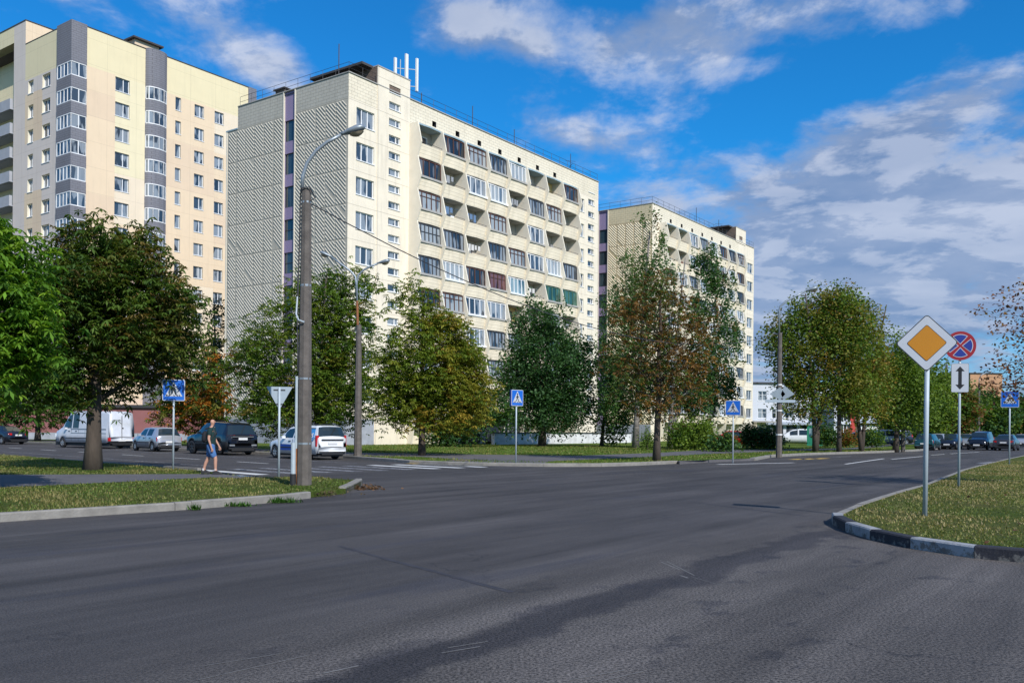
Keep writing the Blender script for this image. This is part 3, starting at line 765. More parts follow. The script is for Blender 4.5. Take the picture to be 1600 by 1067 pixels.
    b = MB(); b.box(9.2, 12.4, 3, 7, TOP, TOP + 2.1, 0); b.box(8.8, 12.8, 2.6, 7.4, TOP + 2.1, TOP + 2.3, 1); b.build('lift_housing', [m_t[4], m_roof], T)
tower()

# ---------------------------------------------------------------- other buildings and walls
def block(name, label, x0, x1, Y, depth, h, mats, rows, cols, ww, wh, z_first, storey, base=None, rz=0, pane=None, frame=None, cat='building'):
    T = thing(name, label, cat, (x0, Y, 0), rz); Wd = x1 - x0
    fm = lambda u, z, d: (u, d, z); hs_ = []
    for r in range(rows):
        for c in cols: hs_.append((c, c + ww, z_first + r * storey, z_first + r * storey + wh))
    b = MB(); facade(b, fm, 0, Wd, 0, h, hs_, .15, (lambda u, z: 1 if base and z < base else 0), 0, (), [base] if base else [])
    b.poly([(0, 0, 0), (0, depth, 0), (0, depth, h), (0, 0, h)]); b.poly([(Wd, 0, 0), (Wd, depth, 0), (Wd, depth, h), (Wd, 0, h)]); b.poly([(0, depth, 0), (Wd, depth, 0), (Wd, depth, h), (0, depth, h)])
    b.build('wall', mats, T)
    for q in hs_: window(T, fm, *q, .15, pane or m_pane, frame or m_wf, (.5,), (.62,), .08)
    r = MB(); r.box(-.25, Wd + .25, -.25, depth, h, h + .3); r.build('roof', m_dark, T)
    return T
m_off = mat('office_white', (.60, .62, .68), .8, .05, .5); m_offb = mat('office_brown_base', (.07, .045, .05), .7, .1, 2); m_offg = mat('office_grey', (.34, .38, .46), .7, .1)
xo, _ = xz(1179, 650, 168)
T = block('office_building', 'low white three storey office with a dark shop floor beyond the car park', xo - 6, xz(1301, 650, 168)[0], 168, 14, xz(1240, 600, 168)[1], [m_off, m_offg], 2, [6.6, 9.2, 11.6, 13.9, 16.3], 1.6, 1.75, 3.9, 3.25)
b = MB(); b.box(6, 20.8, -.9, -.02, 2.75, 3.25); b.build('canopy', m_offg, T)
for u in (7, 9.4, 11.9, 14.4, 16.9): b = MB(); b.box(u, u + 1.9, -.06, -.003, .25, 2.6); b.build('shop_window', m_paned, T)
b = MB(); b.prism([(10.8, -.7, 6.1), (12.6, -.7, 8.2), (14.4, -.7, 6.1), (12.6, -.7, 5.0)], (0, .65, 0)); b.build('gable_sign', m_offg, T)
xa = xz(1297, 650, 165)[0]; xb = xz(1330, 650, 165)[0]
T = thing('entrance_block', 'glazed white entrance block with a red stripe joining the office', 'building', (xa, 163, 0))
b = MB(); W_ = xb - xa; b.box(0, W_, .2, 9, 0, 8.6, 1); b.box(0, .5, -.1, .2, 0, 8.7, 0); b.box(W_ - .9, W_, -.1, .2, 0, 8.7, 2); b.box(.5, W_ - .9, -.1, .2, 8.2, 8.7, 0); b.box(.5, W_ - .9, -.3, .2, 2.9, 3.5, 0); b.build('wall', [m_off, m_offg, mat('red_stripe', (.45, .04, .03), .6)], T)
b = MB(); b.box(.5, W_ - .9, .1, .18, 0, 8.2); g = b.build('glazing', m_paned, T); b = MB()
for k in range(1, 4): b.box(.5 + k * (W_ - 1.4) / 4 - .06, .5 + k * (W_ - 1.4) / 4 + .06, .0, .1, 0, 8.2)
b.build('frame', m_wf, g)
xc = xz(1484, 650, 165)[0]
T = thing('office_wing', 'long white office wing with a brown ground floor behind the parked cars', 'building', (xb + .1, 166, 0))
b = MB(); W_ = xc - xb; fm = lambda u, z, d: (u, d, z); hs_ = [(1.2 + k * 3.0, 3.0 + k * 3.0, 4.6, 6.2) for k in range(5)]
facade(b, fm, 0, W_, 0, 7.6, hs_, .15, lambda u, z: 1 if z < 3.1 else 0, 0, (), [3.1]); b.box(0, W_, -.8, -.02, 3.15, 3.7, 2); b.poly([(0, 0, 7.6), (W_, 0, 7.6), (W_, 9, 7.6), (0, 9, 7.6)], 2); b.poly([(W_, 0, 0), (W_, 9, 0), (W_, 9, 7.6), (W_, 0, 7.6)])
b.build('wall', [m_off, m_offb, m_offg], T)
for q in hs_: window(T, fm, *q, .15, m_pane, m_wf)
b = MB(); b.box(2.0, 5.2, -.08, -.02, 2.0, 2.8); b.build('sign_board', m_white, T)
m_or = panelmat('orange_brick', (.52, .30, .17), 3, 1, 0, 0, .3, .08)
x0 = xz(1516, 600, 260)[0]
block('apartment_building', 'orange brick building with a flat roof far down the road', x0, xz(1566, 600, 260)[0], 260, 25, xz(1530, 584, 260)[1], [m_or, m_or], 0, [], 1, 1, 1, 3)
x0 = xz(1502, 600, 270)[0]
block('apartment_building', 'grey white block end peeping out beside the orange brick building', x0, xz(1515, 600, 270)[0], 270, 20, xz(1505, 585, 270)[1], [m_off, m_off], 0, [], 1, 1, 1, 3)
block('apartment_building', 'pale orange building at the end of the road behind the last crossing sign', xz(1570, 600, 230)[0], xz(1660, 600, 230)[0], 230, 20, xz(1600, 622, 230)[1], [m_or, m_or], 2, [3, 8, 13], 2, 1.6, 2.5, 3)
m_pink = mat('pink_plaster', (.27, .11, .11), .9, .1, 1)
block('garage_row', 'low pinkish red building behind the parked cars on the left', -78, -31, 90, 8, 3.3, [m_pink, m_plinth], 0, [], 1, 1, 1, 3, .8)
block('shop_building', 'small beige building glimpsed under the trees down the road', xz(1488, 600, 200)[0], xz(1528, 600, 200)[0], 200, 10, xz(1500, 668, 200)[1], [mat('beige_plaster', (.50, .36, .24), .9, .1), m_offg], 0, [], 1, 1, 1, 3)
# retaining wall in front of the near block
def loc2(C, u, y):
    v = Vector((*C, 0)) + d1 * u + d2 * y; return v
m_ww = mat('chipped_white_wall', (.62, .62, .62), .9, .28, 1.6, .5, 14)
T = thing('low_wall', 'low chipped whitewashed wall in front of the cream block', 'wall', tuple(loc2(CA, 0, 0)), ANG)
b = MB(); b.box(13.8, 39.5, -4.7, -4.35, 0, 1.15); b.build('wall', m_ww, T)
b = MB(); b.box(13.7, 39.6, -4.78, -4.28, 1.15, 1.25); b.build('coping', m_dark, T)
# dark canopied shop front under the balconies of the near block
b = MB(); b.box(12, 24, -1.9, -.3, 3.0, 3.2, 0); b.box(12.2, 23.8, -.45, -.4, .3, 3.0, 1)
for u in (12.3, 16.1, 19.9, 23.6): b.box(u, u + .12, -1.8, -1.68, .1, 3.0, 0)
b.build('shop_front', [m_slab, m_paned], rootA)

# ---------------------------------------------------------------- vegetation
def leafmat():
    m, n, b = newmat('leaf'); at_ = n.t.nodes.new('ShaderNodeAttribute'); at_.attribute_name = 'Col'
    n.put(b.inputs['Base Color'], at_.outputs['Color']); b.inputs['Roughness'].default_value = .55; b.inputs['Specular IOR Level'].default_value = .3
    tr = n.t.nodes.new('ShaderNodeBsdfTranslucent'); n.put(tr.inputs['Color'], n.mix(1.0, at_.outputs['Color'], (1.5, 1.5, .7), 'MULTIPLY'))
    mx = n.t.nodes.new('ShaderNodeMixShader'); mx.inputs[0].default_value = .36
    n.t.links.new(b.outputs[0], mx.inputs[1]); n.t.links.new(tr.outputs[0], mx.inputs[2])
    n.t.links.new(mx.outputs[0], n.t.nodes['Material Output'].inputs['Surface'])
    return m
m_leaf = leafmat()
m_bark = mat('bark', (.075, .058, .045), .95, .35, 5, .8, 22, stretch=(1, 1, .25))
m_birch = mat('birch_bark', (.20, .18, .16), .9, .7, 3, .6, 20, stretch=(.6, .6, 2.5))
def quads(name, V, Ccol, parent=None, m=None):
    N, k = V.shape[0], V.shape[1]
    me = bpy.data.meshes.new(name); me.vertices.add(N * k); me.loops.add(N * k); me.polygons.add(N)
    me.vertices.foreach_set('co', V.reshape(-1).astype(np.float32)); me.loops.foreach_set('vertex_index', np.arange(N * k, dtype=np.int32))
    me.polygons.foreach_set('loop_start', np.arange(0, N * k, k, dtype=np.int32)); me.polygons.foreach_set('loop_total', np.full(N, k, dtype=np.int32))
    ca = me.color_attributes.new('Col', 'FLOAT_COLOR', 'POINT')
    c4 = np.ones((N * k, 4), np.float32); c4[:, :3] = np.repeat(Ccol, k, axis=0); ca.data.foreach_set('color', c4.reshape(-1))
    me.materials.append(m or m_leaf); me.update(); me.validate()
    o = bpy.data.objects.new(name, me); COL.objects.link(o)
    if parent: o.parent = parent
    return o
def unit(v): return v / np.maximum(np.linalg.norm(v, axis=-1, keepdims=True), 1e-6)
def leaves_simple(p, L, up=.6):
    n = len(p); a = unit(rng.normal(size=(n, 3))); a[:, 2] = a[:, 2] * .6 - .15; a = unit(a)
    nn = unit(rng.normal(size=(n, 3)) * (1 - up) + np.array([0, 0, up])); s = unit(np.cross(nn, a)); L = (L * rng.uniform(.7, 1.3, n))[:, None]
    return np.stack([p, p + a * L * .5 + s * L * .33, p + a * L, p + a * L * .5 - s * L * .33], 1)
def leaves_palm(p, L, k=6):
    n = len(p); out = []; a0 = rng.uniform(0, 6.28, n); L0 = L * rng.uniform(.7, 1.25, n); dr = rng.uniform(.15, .75, n); tl = rng.normal(size=(n, 2)) * .35
    for i in range(k):
        a = a0 + i * 6.283 / k + rng.normal(size=n) * .12; ll = (L0 * rng.uniform(.75, 1.1, n))[:, None]
        ax = np.stack([np.cos(a), np.sin(a), -dr + tl[:, 0] * np.cos(a) + tl[:, 1] * np.sin(a)], 1); s = np.stack([-np.sin(a), np.cos(a), rng.normal(size=n) * .3], 1)
        mid = p + ax * ll * .6 + np.array([0, 0, .10]) * ll
        out.append(np.stack([p, mid + s * ll * .21, p + ax * ll + np.array([0, 0, -.12]) * ll, mid - s * ll * .21], 1))
    return np.concatenate(out)
def ell_points(ell, n, shell=.45):
    vol = np.array([e[3] * e[4] * e[5] for e in ell]); idx = rng.choice(len(ell), n, p=vol / vol.sum()); E = np.array(ell)[idx]
    d = unit(rng.normal(size=(n, 3))); r = rng.uniform(shell ** 3, 1, n) ** (1 / 3)
    return E[:, :3] + d * r[:, None] * E[:, 3:], r
def tree(name, label, base, ell, nclump, per, sig, L, cols, style='leaf', trunk_r=.16, trunk_top=None, lean=(0, 0), stems=1, group='street trees', bark=None, shell=.45, browntop=None, flat=.5, jit=.25, limbs=16, trunk_mid=None, cat='tree', strand=1.6, lk=1.0):
    T = thing(name, label, cat, (base[0], base[1], base[2] if len(base) > 2 else .12), 0, group)
    cc, r = ell_points(ell, nclump, shell)
    zs = [e[2] + e[5] for e in ell]; top = trunk_top or max(zs) - .25 * max(e[5] for e in ell); zb = min(e[2] - e[5] for e in ell)
    # wood
    b = MB(); axes = []
    for s in range(stems):
        ang = 6.28 * s / stems + rnd.uniform(0, 1); sp = 0 if stems == 1 else 1
        tx, ty = lean[0] + sp * math.cos(ang) * .18 * top, lean[1] + sp * math.sin(ang) * .18 * top
        pts = []; 
        for i in range(8):
            t = i / 7; pts.append(Vector((tx * t ** 1.3 + rnd.uniform(-.05, .05) * (i > 1), ty * t ** 1.3 + rnd.uniform(-.05, .05) * (i > 1), -.1 + top * t)))
        rr = trunk_r / math.sqrt(stems)
        b.tube(pts, [rr * (1.28 if i == 0 else 1.0) * (1 - .82 * (i / 7)) + .012 for i in range(8)], 9); axes.append(pts)
    order = sorted(range(nclump), key=lambda i: rnd.random())[:limbs]
    for i in order:
        c = Vector(cc[i]); pts = axes[rnd.randrange(stems)]
        t = min(.92, max(.18 + .1 * rnd.random(), (c.z - .35 * math.hypot(c.x, c.y)) / top)); k = t * 7; j = min(int(k), 6); p = pts[j].lerp(pts[j + 1], k - j)
        mid = p.lerp(c, .5) + Vector((0, 0, .12 * (c - p).length)); q = p.lerp(mid, .5) + Vector((0, 0, .03))
        r0 = lk * trunk_r * (.42 * (1 - t) + .10); b.tube([p, q, mid, c], [r0, r0 * .75, r0 * .5, r0 * .2], 5)
    b.build('trunk', bark or m_bark, T, True)
    # foliage
    ci = np.repeat(np.arange(nclump), per); n = len(ci)
    colp = np.array([c for c, w in cols]); wt = np.array([w for c, w in cols], float)
    zc = (cc[:, 2] - zb) / max(max(zs) - zb, .1)
    if style == 'birch':
        ns = nclump * 6; si = np.repeat(np.arange(nclump), 6); p0 = cc[si] + rng.normal(size=(ns, 3)) * sig; ln = strand * rng.uniform(.35, 1.2, ns)
        k = max(2, per // 6); tt = rng.uniform(0, 1, (ns, k)); sw = rng.normal(size=(ns, 1, 3)) * .10; sw[..., 2] = 0
        pos = p0[:, None, :] + np.stack([np.zeros_like(tt), np.zeros_like(tt), -tt * ln[:, None]], -1) + sw * tt[..., None] * 2 + rng.normal(size=(ns, k, 3)) * .07
        pos = pos.reshape(-1, 3); ci = np.repeat(si, k); V = leaves_simple(pos, L, .25)
    else:
        g = rng.normal(size=(n, 3)) * sig; g[:, 2] *= flat; rad = np.linalg.norm(g[:, :2], axis=1); g[:, 2] -= .28 * rad ** 2 / max(sig, .1)
        pos = cc[ci] + g
        if style == 'palm': V = leaves_palm(pos, L); ci = np.tile(ci, 6)
        else: V = leaves_simple(pos, L)
    if browntop is not None:
        pr = np.clip(browntop(cc, zc), 0, 1); pick = np.where(rng.uniform(size=nclump) < pr, rng.integers(len(cols) // 2, len(cols), nclump), rng.integers(0, max(1, len(cols) // 2), nclump))
    else: pick = rng.choice(len(cols), nclump, p=wt / wt.sum())
    cl = colp[pick][ci]; alt = colp[rng.choice(len(cols), len(ci), p=wt / wt.sum())]; mixk = (rng.uniform(size=len(ci)) < .08)[:, None]
    cl = np.where(mixk, alt, cl) * (1 + rng.uniform(-jit, jit, (len(ci), 1))) * (1 + rng.uniform(-.12, .12, nclump)[ci][:, None])
    quads('crown', V, np.clip(cl * 1.6, .003, .9), T)
    return T
G1, G2, G3 = (.045, .085, .012), (.075, .120, .015), (.11, .16, .022)
GY, BR1, BR2, OR1 = (.13, .14, .02), (.11, .055, .016), (.16, .075, .018), (.22, .085, .012)
DK1, DK2 = (.022, .055, .016), (.032, .075, .022)
def EL(px, py, rx, ry, Y, base, ryd=None):
    """ellipsoid from its outline in the photo at distance Y, relative to the base"""
    x, z = xz(px, py, Y); k = Y / F
    return (x - base[0], Y - base[1], z - .12, rx * k, (ryd or rx) * k, ry * k)

B2 = at(145, 734, .12); Y = B2[1]
tree('chestnut_tree', 'browning horse chestnut with a dense dark crown on the left island', B2,
     [EL(190, 475, 112, 105, Y, B2), EL(110, 470, 85, 95, Y, B2), EL(258, 510, 64, 80, Y + 1.5, B2), EL(170, 378, 70, 46, Y, B2), EL(115, 575, 85, 46, Y, B2), EL(222, 575, 62, 42, Y + 2.6, B2, 40), EL(60, 580, 60, 44, Y, B2)],
     520, 17, .36, .17, [((.034, .065, .012), 3), ((.050, .085, .014), 2.4), ((.070, .085, .016), 2), ((.080, .062, .02), 1.0), ((.11, .08, .022), .4)], 'palm', .25, None, (.3, 0), shell=.3, limbs=30)
B1 = (-13.0, 19.2)
tree('chestnut_tree', 'bright green broadleaf tree reaching in at the left edge of the view', B1,
     [EL(-90, 470, 150, 170, 19.2, B1), EL(-10, 450, 75, 120, 19.2, B1), EL(0, 560, 80, 80, 19.2, B1), EL(35, 430, 42, 60, 19.2, B1), EL(40, 510, 45, 60, 19.2, B1), EL(-60, 390, 90, 90, 19.2, B1)],
     380, 16, .25, .155, [((.060, .13, .014), 3), ((.085, .17, .016), 3), ((.12, .20, .02), 1.5), ((.04, .09, .012), 1.5)], 'palm', .22, None, (0, 0), shell=.35, limbs=20)
B4 = (xz(497, 690, 55)[0], 55.0)
tree('chestnut_tree', 'wide spreading green chestnut behind the concrete lamp post and white estate car', B4,
     [EL(470, 560, 105, 100, 55, B4), EL(500, 470, 65, 60, 55, B4), EL(405, 580, 50, 70, 55, B4), EL(550, 560, 55, 110, 55, B4), EL(540, 450, 50, 45, 55, B4), EL(420, 500, 40, 50, 55, B4), EL(470, 640, 95, 40, 55, B4)],
     460, 22, .42, .20, [(G1, 3), (G2, 3), ((.095, .125, .015), 2), ((.12, .10, .02), .5)], 'palm', .26, None, (0, 0), 3, shell=.35, limbs=30)
B5 = at(659, 711.5, .12); Y = B5[1]
tree('chestnut_tree', 'rounded chestnut turning yellow on its right side beside the footpath', B5,
     [EL(670, 560, 80, 80, Y, B5), EL(652, 485, 42, 42, Y, B5), EL(720, 580, 52, 60, Y, B5), EL(618, 605, 48, 50, Y, B5), EL(685, 630, 88, 38, Y, B5), EL(640, 450, 18, 22, Y, B5), EL(700, 510, 34, 40, Y, B5)],
     400, 22, .36, .18, [((.080, .115, .014), 2.2), ((.105, .145, .017), 2.6), ((.11, .13, .016), 1), ((.14, .14, .02), 1.6), ((.18, .13, .02), 1.2), ((.15, .14, .02), .5)], 'palm', .17, None, (0, 0), shell=.35, limbs=24,
     browntop=lambda c, z: .14 + .17 * c[:, 0])
Y = 76; B7 = (xz(847, 690, Y)[0], Y)
tree('cherry_tree', 'dark green dense tree growing by the low white wall', B7,
     [EL(855, 570, 72, 85, Y, B7), EL(850, 505, 48, 45, Y, B7), EL(890, 590, 45, 70, Y, B7), EL(815, 590, 38, 60, Y, B7), EL(860, 635, 75, 38, Y, B7), EL(900, 530, 25, 40, Y, B7), EL(820, 520, 22, 35, Y, B7)],
     400, 95, .45, .23, [(DK1, 3), (DK2, 3), ((.038, .082, .028), 1.3)], 'leaf', .30, None, (.6, 0), shell=.35, limbs=22, flat=.8)
Y = 71; Bs = (xz(735, 690, Y)[0], Y)
tree('lilac_bush', 'dark green spreading bush between the yellowing chestnut and the white wall', Bs,
     [EL(745, 625, 45, 45, Y, Bs), EL(710, 655, 40, 38, Y, Bs), EL(775, 640, 32, 25, Y, Bs), EL(690, 672, 25, 22, Y, Bs)], 150, 46, .45, .26, [(DK1, 3), (DK2, 2), (G1, 1)], 'leaf', .10, None, (0, 0), 3, shell=.3, limbs=10, flat=.8, cat='bush', group='bushes by the blocks')
# birches
Y = 73; Bb = (xz(993, 694, Y)[0], Y)
tree('birch_tree', 'tall weeping birch, the highest of the trees before the far block', Bb,
     [EL(1022, 350, 26, 26, Y, Bb), EL(1000, 400, 34, 26, Y, Bb), EL(1038, 420, 22, 50, Y, Bb), EL(965, 470, 26, 40, Y, Bb), EL(1000, 470, 26, 50, Y, Bb), EL(950, 520, 16, 45, Y, Bb), EL(1030, 500, 26, 60, Y, Bb), EL(985, 560, 36, 50, Y, Bb), EL(955, 590, 22, 50, Y, Bb), EL(1030, 590, 36, 50, Y, Bb)],
     270, 90, .26, .18, [(DK2, 3), ((.045, .09, .02), 3), ((.065, .11, .03), 1.4), (BR1, .2)], 'birch', .24, 17.5, (1.0, 0), bark=m_birch, shell=.2, limbs=40, group='birches', strand=2.2)
Y = 70; Bb2 = (xz(1046, 694, Y)[0], Y)
tree('birch_tree', 'birch with two leaning dark stems right of the browning chestnut', Bb2,
     [EL(1105, 410, 24, 34, Y, Bb2), EL(1130, 450, 24, 40, Y, Bb2), EL(1095, 480, 26, 40, Y, Bb2), EL(1140, 520, 24, 40, Y, Bb2), EL(1105, 550, 30, 40, Y, Bb2), EL(1130, 590, 26, 36, Y, Bb2), EL(1090, 610, 40, 36, Y, Bb2)],
     210, 90, .27, .19, [(DK2, 3), ((.04, .085, .02), 3), (BR1, .3)], 'birch', .25, 14.5, (2.8, 0), 2, bark=m_birch, shell=.2, limbs=24, group='birches', strand=1.8)
Y = 78; Bb3 = (xz(940, 690, Y)[0], Y)
tree('birch_tree', 'short bushy young birch against the wall corner of the near block', Bb3,
     [EL(955, 640, 28, 45, Y, Bb3), EL(950, 580, 22, 50, Y, Bb3), EL(970, 610, 25, 50, Y, Bb3)], 120, 48, .4, .22, [(G1, 2), (DK2, 2), ((.07, .12, .03), 1)], 'birch', .15, 8, (1.0, 0), bark=m_bark, shell=.2, limbs=10, group='birches', strand=1.4)
Y = 42.5; Bc = (xz(1026, 719, Y)[0], Y)
tree('chestnut_tree', 'slender chestnut with rust brown leaves standing by the kerb', Bc,
     [EL(1030, 520, 65, 85, Y, Bc), EL(1030, 460, 45, 45, Y, Bc), EL(1075, 540, 42, 70, Y, Bc), EL(980, 530, 42, 70, Y, Bc), EL(1030, 600, 72, 45, Y, Bc), EL(1090, 600, 28, 45, Y, Bc)],
     250, 11, .40, .15, [((.045, .075, .016), 2.2), ((.06, .08, .018), 1.6), ((.095, .055, .02), 3.4), ((.125, .065, .02), 3), ((.16, .085, .022), 1)], 'palm', .16, None, (.15, 0), shell=.3, limbs=30)
# shrubs by the far block
def shrub(px, py, w, h, Y, label, cols, n=70, L=.2, style='leaf', name='shrub'):
    B = (xz(px, py, Y)[0], Y)
    return tree(name, label, B, [EL(px, py - h * .5, w * .5, h * .5, Y, B), EL(px - w * .2, py - h * .35, w * .3, h * .35, Y, B), EL(px + w * .22, py - h * .4, w * .3, h * .38, Y, B)], n, 40, .28, L, cols, style, .05, None, (0, 0), 3, 'bushes by the blocks', shell=.2, limbs=8, flat=.9, cat='bush')
GS_ = [(G2, 2), (G3, 2), (G1, 1)]
shrub(1066, 698, 42, 42, 66, 'bright green leafy bush under the leaning birch stems', GS_)
shrub(1094, 698, 36, 44, 66, 'taller green bush right of the leaning birch stems', GS_)
shrub(1012, 697, 14, 26, 66, 'small narrow green conifer shrub between two trunks', [(G2, 1), (G1, 1)], 30, .12)
shrub(1130, 699, 36, 22, 62, 'low dark plants left of the red car', [(DK2, 2), (G1, 1)], 40, .2)
shrub(1175, 697, 34, 34, 72, 'dark arching bush hiding the end of the red car', [(DK1, 2), (DK2, 2)], 60)
shrub(1203, 697, 36, 34, 72, 'dark bush just left of the tall concrete lamp post', [(DK1, 2), (DK2, 2)], 60)
shrub(1293, 692, 34, 32, 84, 'dark green bush behind the second maple trunk', [(DK1, 2), (G1, 1)], 60)
shrub(1322, 692, 22, 20, 84, 'rusty low bush between two maple trunks', [(BR2, 2), (G1, 1)], 40)
shrub(1363, 692, 34, 24, 86, 'round clipped green bush right of the third maple trunk', [(DK2, 2), (G2, 1)], 60)
# background trees at the left
Y = 66; Bo = (xz(318, 690, Y)[0], Y)
tree('chestnut_tree', 'orange brown chestnut behind the pedestrian and the black off-roader', Bo,
     [EL(315, 620, 45, 50, Y, Bo), EL(340, 560, 22, 40, Y, Bo), EL(280, 630, 40, 45, Y, Bo), EL(345, 640, 22, 50, Y, Bo)], 150, 12, .5, .27, [(BR1, 2), (OR1, 2), ((.10, .10, .02), 2), (G1, 2)], 'palm', .2, None, (0, 0), shell=.25, limbs=14)
Y = 92; Bk = (xz(334, 690, Y)[0], Y)
tree('spruce_tree', 'dark spruce tip standing in the gap between tower and near block', Bk,
     [EL(336, 520, 17, 50, Y, Bk), EL(336, 600, 24, 60, Y, Bk), EL(337, 475, 7, 18, Y, Bk)], 120, 44, .5, .26, [((.012, .03, .018), 2), ((.018, .04, .022), 1)], 'leaf', .2, None, (0, 0), shell=.1, limbs=10, group=None)
Y = 80; Bl = (xz(59, 690, Y)[0], Y)
tree('chestnut_tree', 'dark small tree beyond the parked saloon and van', Bl,
     [EL(50, 615, 70, 45, Y, Bl), EL(0, 610, 55, 50, Y, Bl), EL(110, 610, 50, 42, Y, Bl)], 130, 13, .6, .34, [(DK2, 2), (G1, 2), (BR1, .4)], 'palm', .24, None, (0, 0), shell=.2, limbs=12)
# maples along the main road
def maple(px, py, label, ell, cols, n=190, L=.20, stems=1, r=.24, name='maple_tree', per=78, lean=(0, 0), Y=None):
    B = at(px, py, .12) if Y is None else (xz(px, py, Y)[0], Y)
    return tree(name, label, B, [EL(*q, B[1], B) for q in ell], n, per, .46, L, cols, 'leaf', r, None, lean, stems, shell=.35, limbs=18, flat=.75)
MC = [(G1, 2.0), (G2, 3), ((.10, .115, .018), 2.4), ((.13, .115, .02), 1.6), ((.15, .10, .018), .5)]
maple(1274, 705.5, 'two stemmed maple nearest the tall lamp post, first of the row', [(1262, 540, 50, 80), (1240, 530, 40, 60), (1285, 490, 45, 48), (1212, 530, 24, 26), (1262, 620, 42, 36), (1235, 600, 25, 28)], MC, 270, stems=2, r=.24)
maple(1311, 706, 'slim maple in the middle of the row of three', [(1320, 560, 42, 75), (1315, 490, 40, 45), (1330, 620, 35, 35)], MC, 200, r=.15)
maple(1346, 705, 'forked maple turning yellow at the right end of the row', [(1350, 560, 42, 70), (1340, 500, 36, 45), (1365, 610, 30, 42), (1340, 625, 36, 34)], [(G2, 2), ((.09, .11, .018), 2), ((.14, .12, .02), 2.4), ((.16, .10, .02), 1)], 220, stems=2, r=.2)
maple(1399, 704, 'leaning leafy green maple past the yellowing ones', [(1410, 590, 35, 60), (1395, 560, 30, 45), (1430, 620, 35, 45), (1400, 640, 30, 28)], [(G1, 2), (G2, 3), (G3, 1.5)], 170, r=.2, lean=(1.0, 0))
maple(1436, 700, 'tall green tree behind the priority road sign', [(1445, 600, 38, 60), (1425, 560, 30, 40), (1462, 630, 32, 50)], [(G2, 2), (G3, 2), (G1, 1)], 170, .3, r=.2, Y=92)
maple(1490, 695, 'brownish tree behind the parking rule signs', [(1490, 625, 30, 40), (1478, 600, 20, 26), (1505, 640, 26, 34)], [(BR1, 2), (G1, 2), ((.09, .08, .02), 1)], 120, .34, r=.2, Y=105)
maple(1535, 692, 'dark green round tree far down the road above the parked cars', [(1535, 640, 42, 34), (1510, 645, 30, 30), (1560, 645, 32, 30)], [(DK2, 2), (G1, 2), (G2, .7)], 150, .4, r=.25, Y=125, name='linden_tree')
maple(1590, 690, 'green tree at the far right end of the road', [(1592, 650, 26, 28), (1612, 645, 30, 34), (1575, 660, 18, 20)], [(DK2, 2), (G1, 2), (BR1, .6)], 120, .42, r=.25, Y=135, name='linden_tree')
maple(1462, 690, 'distant dark tree filling the gap behind the parked hatchbacks', [(1465, 655, 32, 32), (1445, 660, 26, 26)], [(DK1, 2), (DK2, 2)], 110, .42, r=.25, Y=135, name='linden_tree')
maple(1395, 690, 'shady green tree beyond the leaning maple', [(1385, 610, 25, 50), (1400, 640, 28, 36), (1375, 580, 18, 36)], [(DK2, 2), (G2, 1.5), (G3, .6)], 130, .38, r=.25, Y=112, name='linden_tree')
# sparse autumn tree leaning in from the right
Y = 25; Br = (xz(1705, 790, Y)[0], Y)
tree('rowan_tree', 'sparse tree with dark red autumn leaves reaching in at the right edge', Br,
     [EL(1590, 480, 58, 52, Y, Br), EL(1575, 555, 48, 42, Y, Br), EL(1610, 590, 70, 30, Y, Br), EL(1680, 500, 90, 120, Y, Br), EL(1585, 598, 50, 22, Y, Br)],
     340, 12, .15, .095, [((.10, .035, .02), 3), ((.13, .055, .02), 3), ((.16, .09, .02), 2), ((.07, .03, .02), 2)], 'leaf', .12, None, (-.5, 0), shell=.1, limbs=330, group=None, lk=.30)

# ---------------------------------------------------------------- grass blades
def inpoly(P, poly):
    x, y = P[:, 0], P[:, 1]; ins = np.zeros(len(P), bool); n = len(poly)
    for i in range(n):
        (x0, y0), (x1, y1) = poly[i], poly[(i + 1) % n]
        c = ((y0 > y) != (y1 > y)) & (x < (x1 - x0) * (y - y0) / (y1 - y0 + 1e-9) + x0); ins ^= c
    return ins
def grass(poly, box, n, h, cols, z=.12, near=None, avoid=None):
    P = np.stack([rng.uniform(box[0], box[1], n), rng.uniform(box[2], box[3], n)], 1); k = inpoly(P, poly)
    if avoid is not None: k &= ~inpoly(P, avoid)
    k &= np.abs(P[:, 0]) < P[:, 1] * .60 + 2
    pt = np.sin(P[:, 0] * .9 + 1.3 * np.sin(P[:, 1] * .7)) + np.sin(P[:, 1] * 1.25 - .6 * P[:, 0] + 1.1 * np.sin(P[:, 0] * 1.9)) + .8 * np.sin(P[:, 0] * 2.9 + P[:, 1] * 2.1)
    k &= rng.uniform(size=len(P)) > np.clip(.25 + .38 * pt, .0, .85)
    P = P[k]; n = len(P)
    f = .35 * np.sin(P[:, 0] * 1.3 + P[:, 1] * .4 + 2 * np.sin(P[:, 1] * .37)) + .3 * np.sin(P[:, 1] * .9 - P[:, 0] * .6 + 1.5 * np.sin(P[:, 0] * .8)) + .25 * np.sin(P[:, 0] * 3.1 + 1.7 * np.sin(P[:, 1] * 2.7)) + rng.normal(size=n) * .5
    a = rng.uniform(0, 6.28, n); H = h * rng.uniform(.4, 1.25, n) * (1 + .35 * np.clip(f, -1, 1)); w = .006 + .00045 * P[:, 1]
    d = np.stack([np.cos(a), np.sin(a), 0 * a], 1); s = np.stack([-np.sin(a), np.cos(a), 0 * a], 1) * w[:, None]
    p0 = np.column_stack([P, np.full(n, z)]); tip = p0 + d * (H * rng.uniform(.2, .9, n))[:, None]; tip[:, 2] += H
    V = np.stack([p0 - s, p0 + s, tip], 1)
    ci = np.clip(((f + 1.2) / 2.4 * len(cols)).astype(int), 0, len(cols) - 1); c = np.array(cols)[ci] * rng.uniform(.6, 1.35, (n, 1))
    o = quads('grass', V, c); o['kind'] = 'stuff'; return o
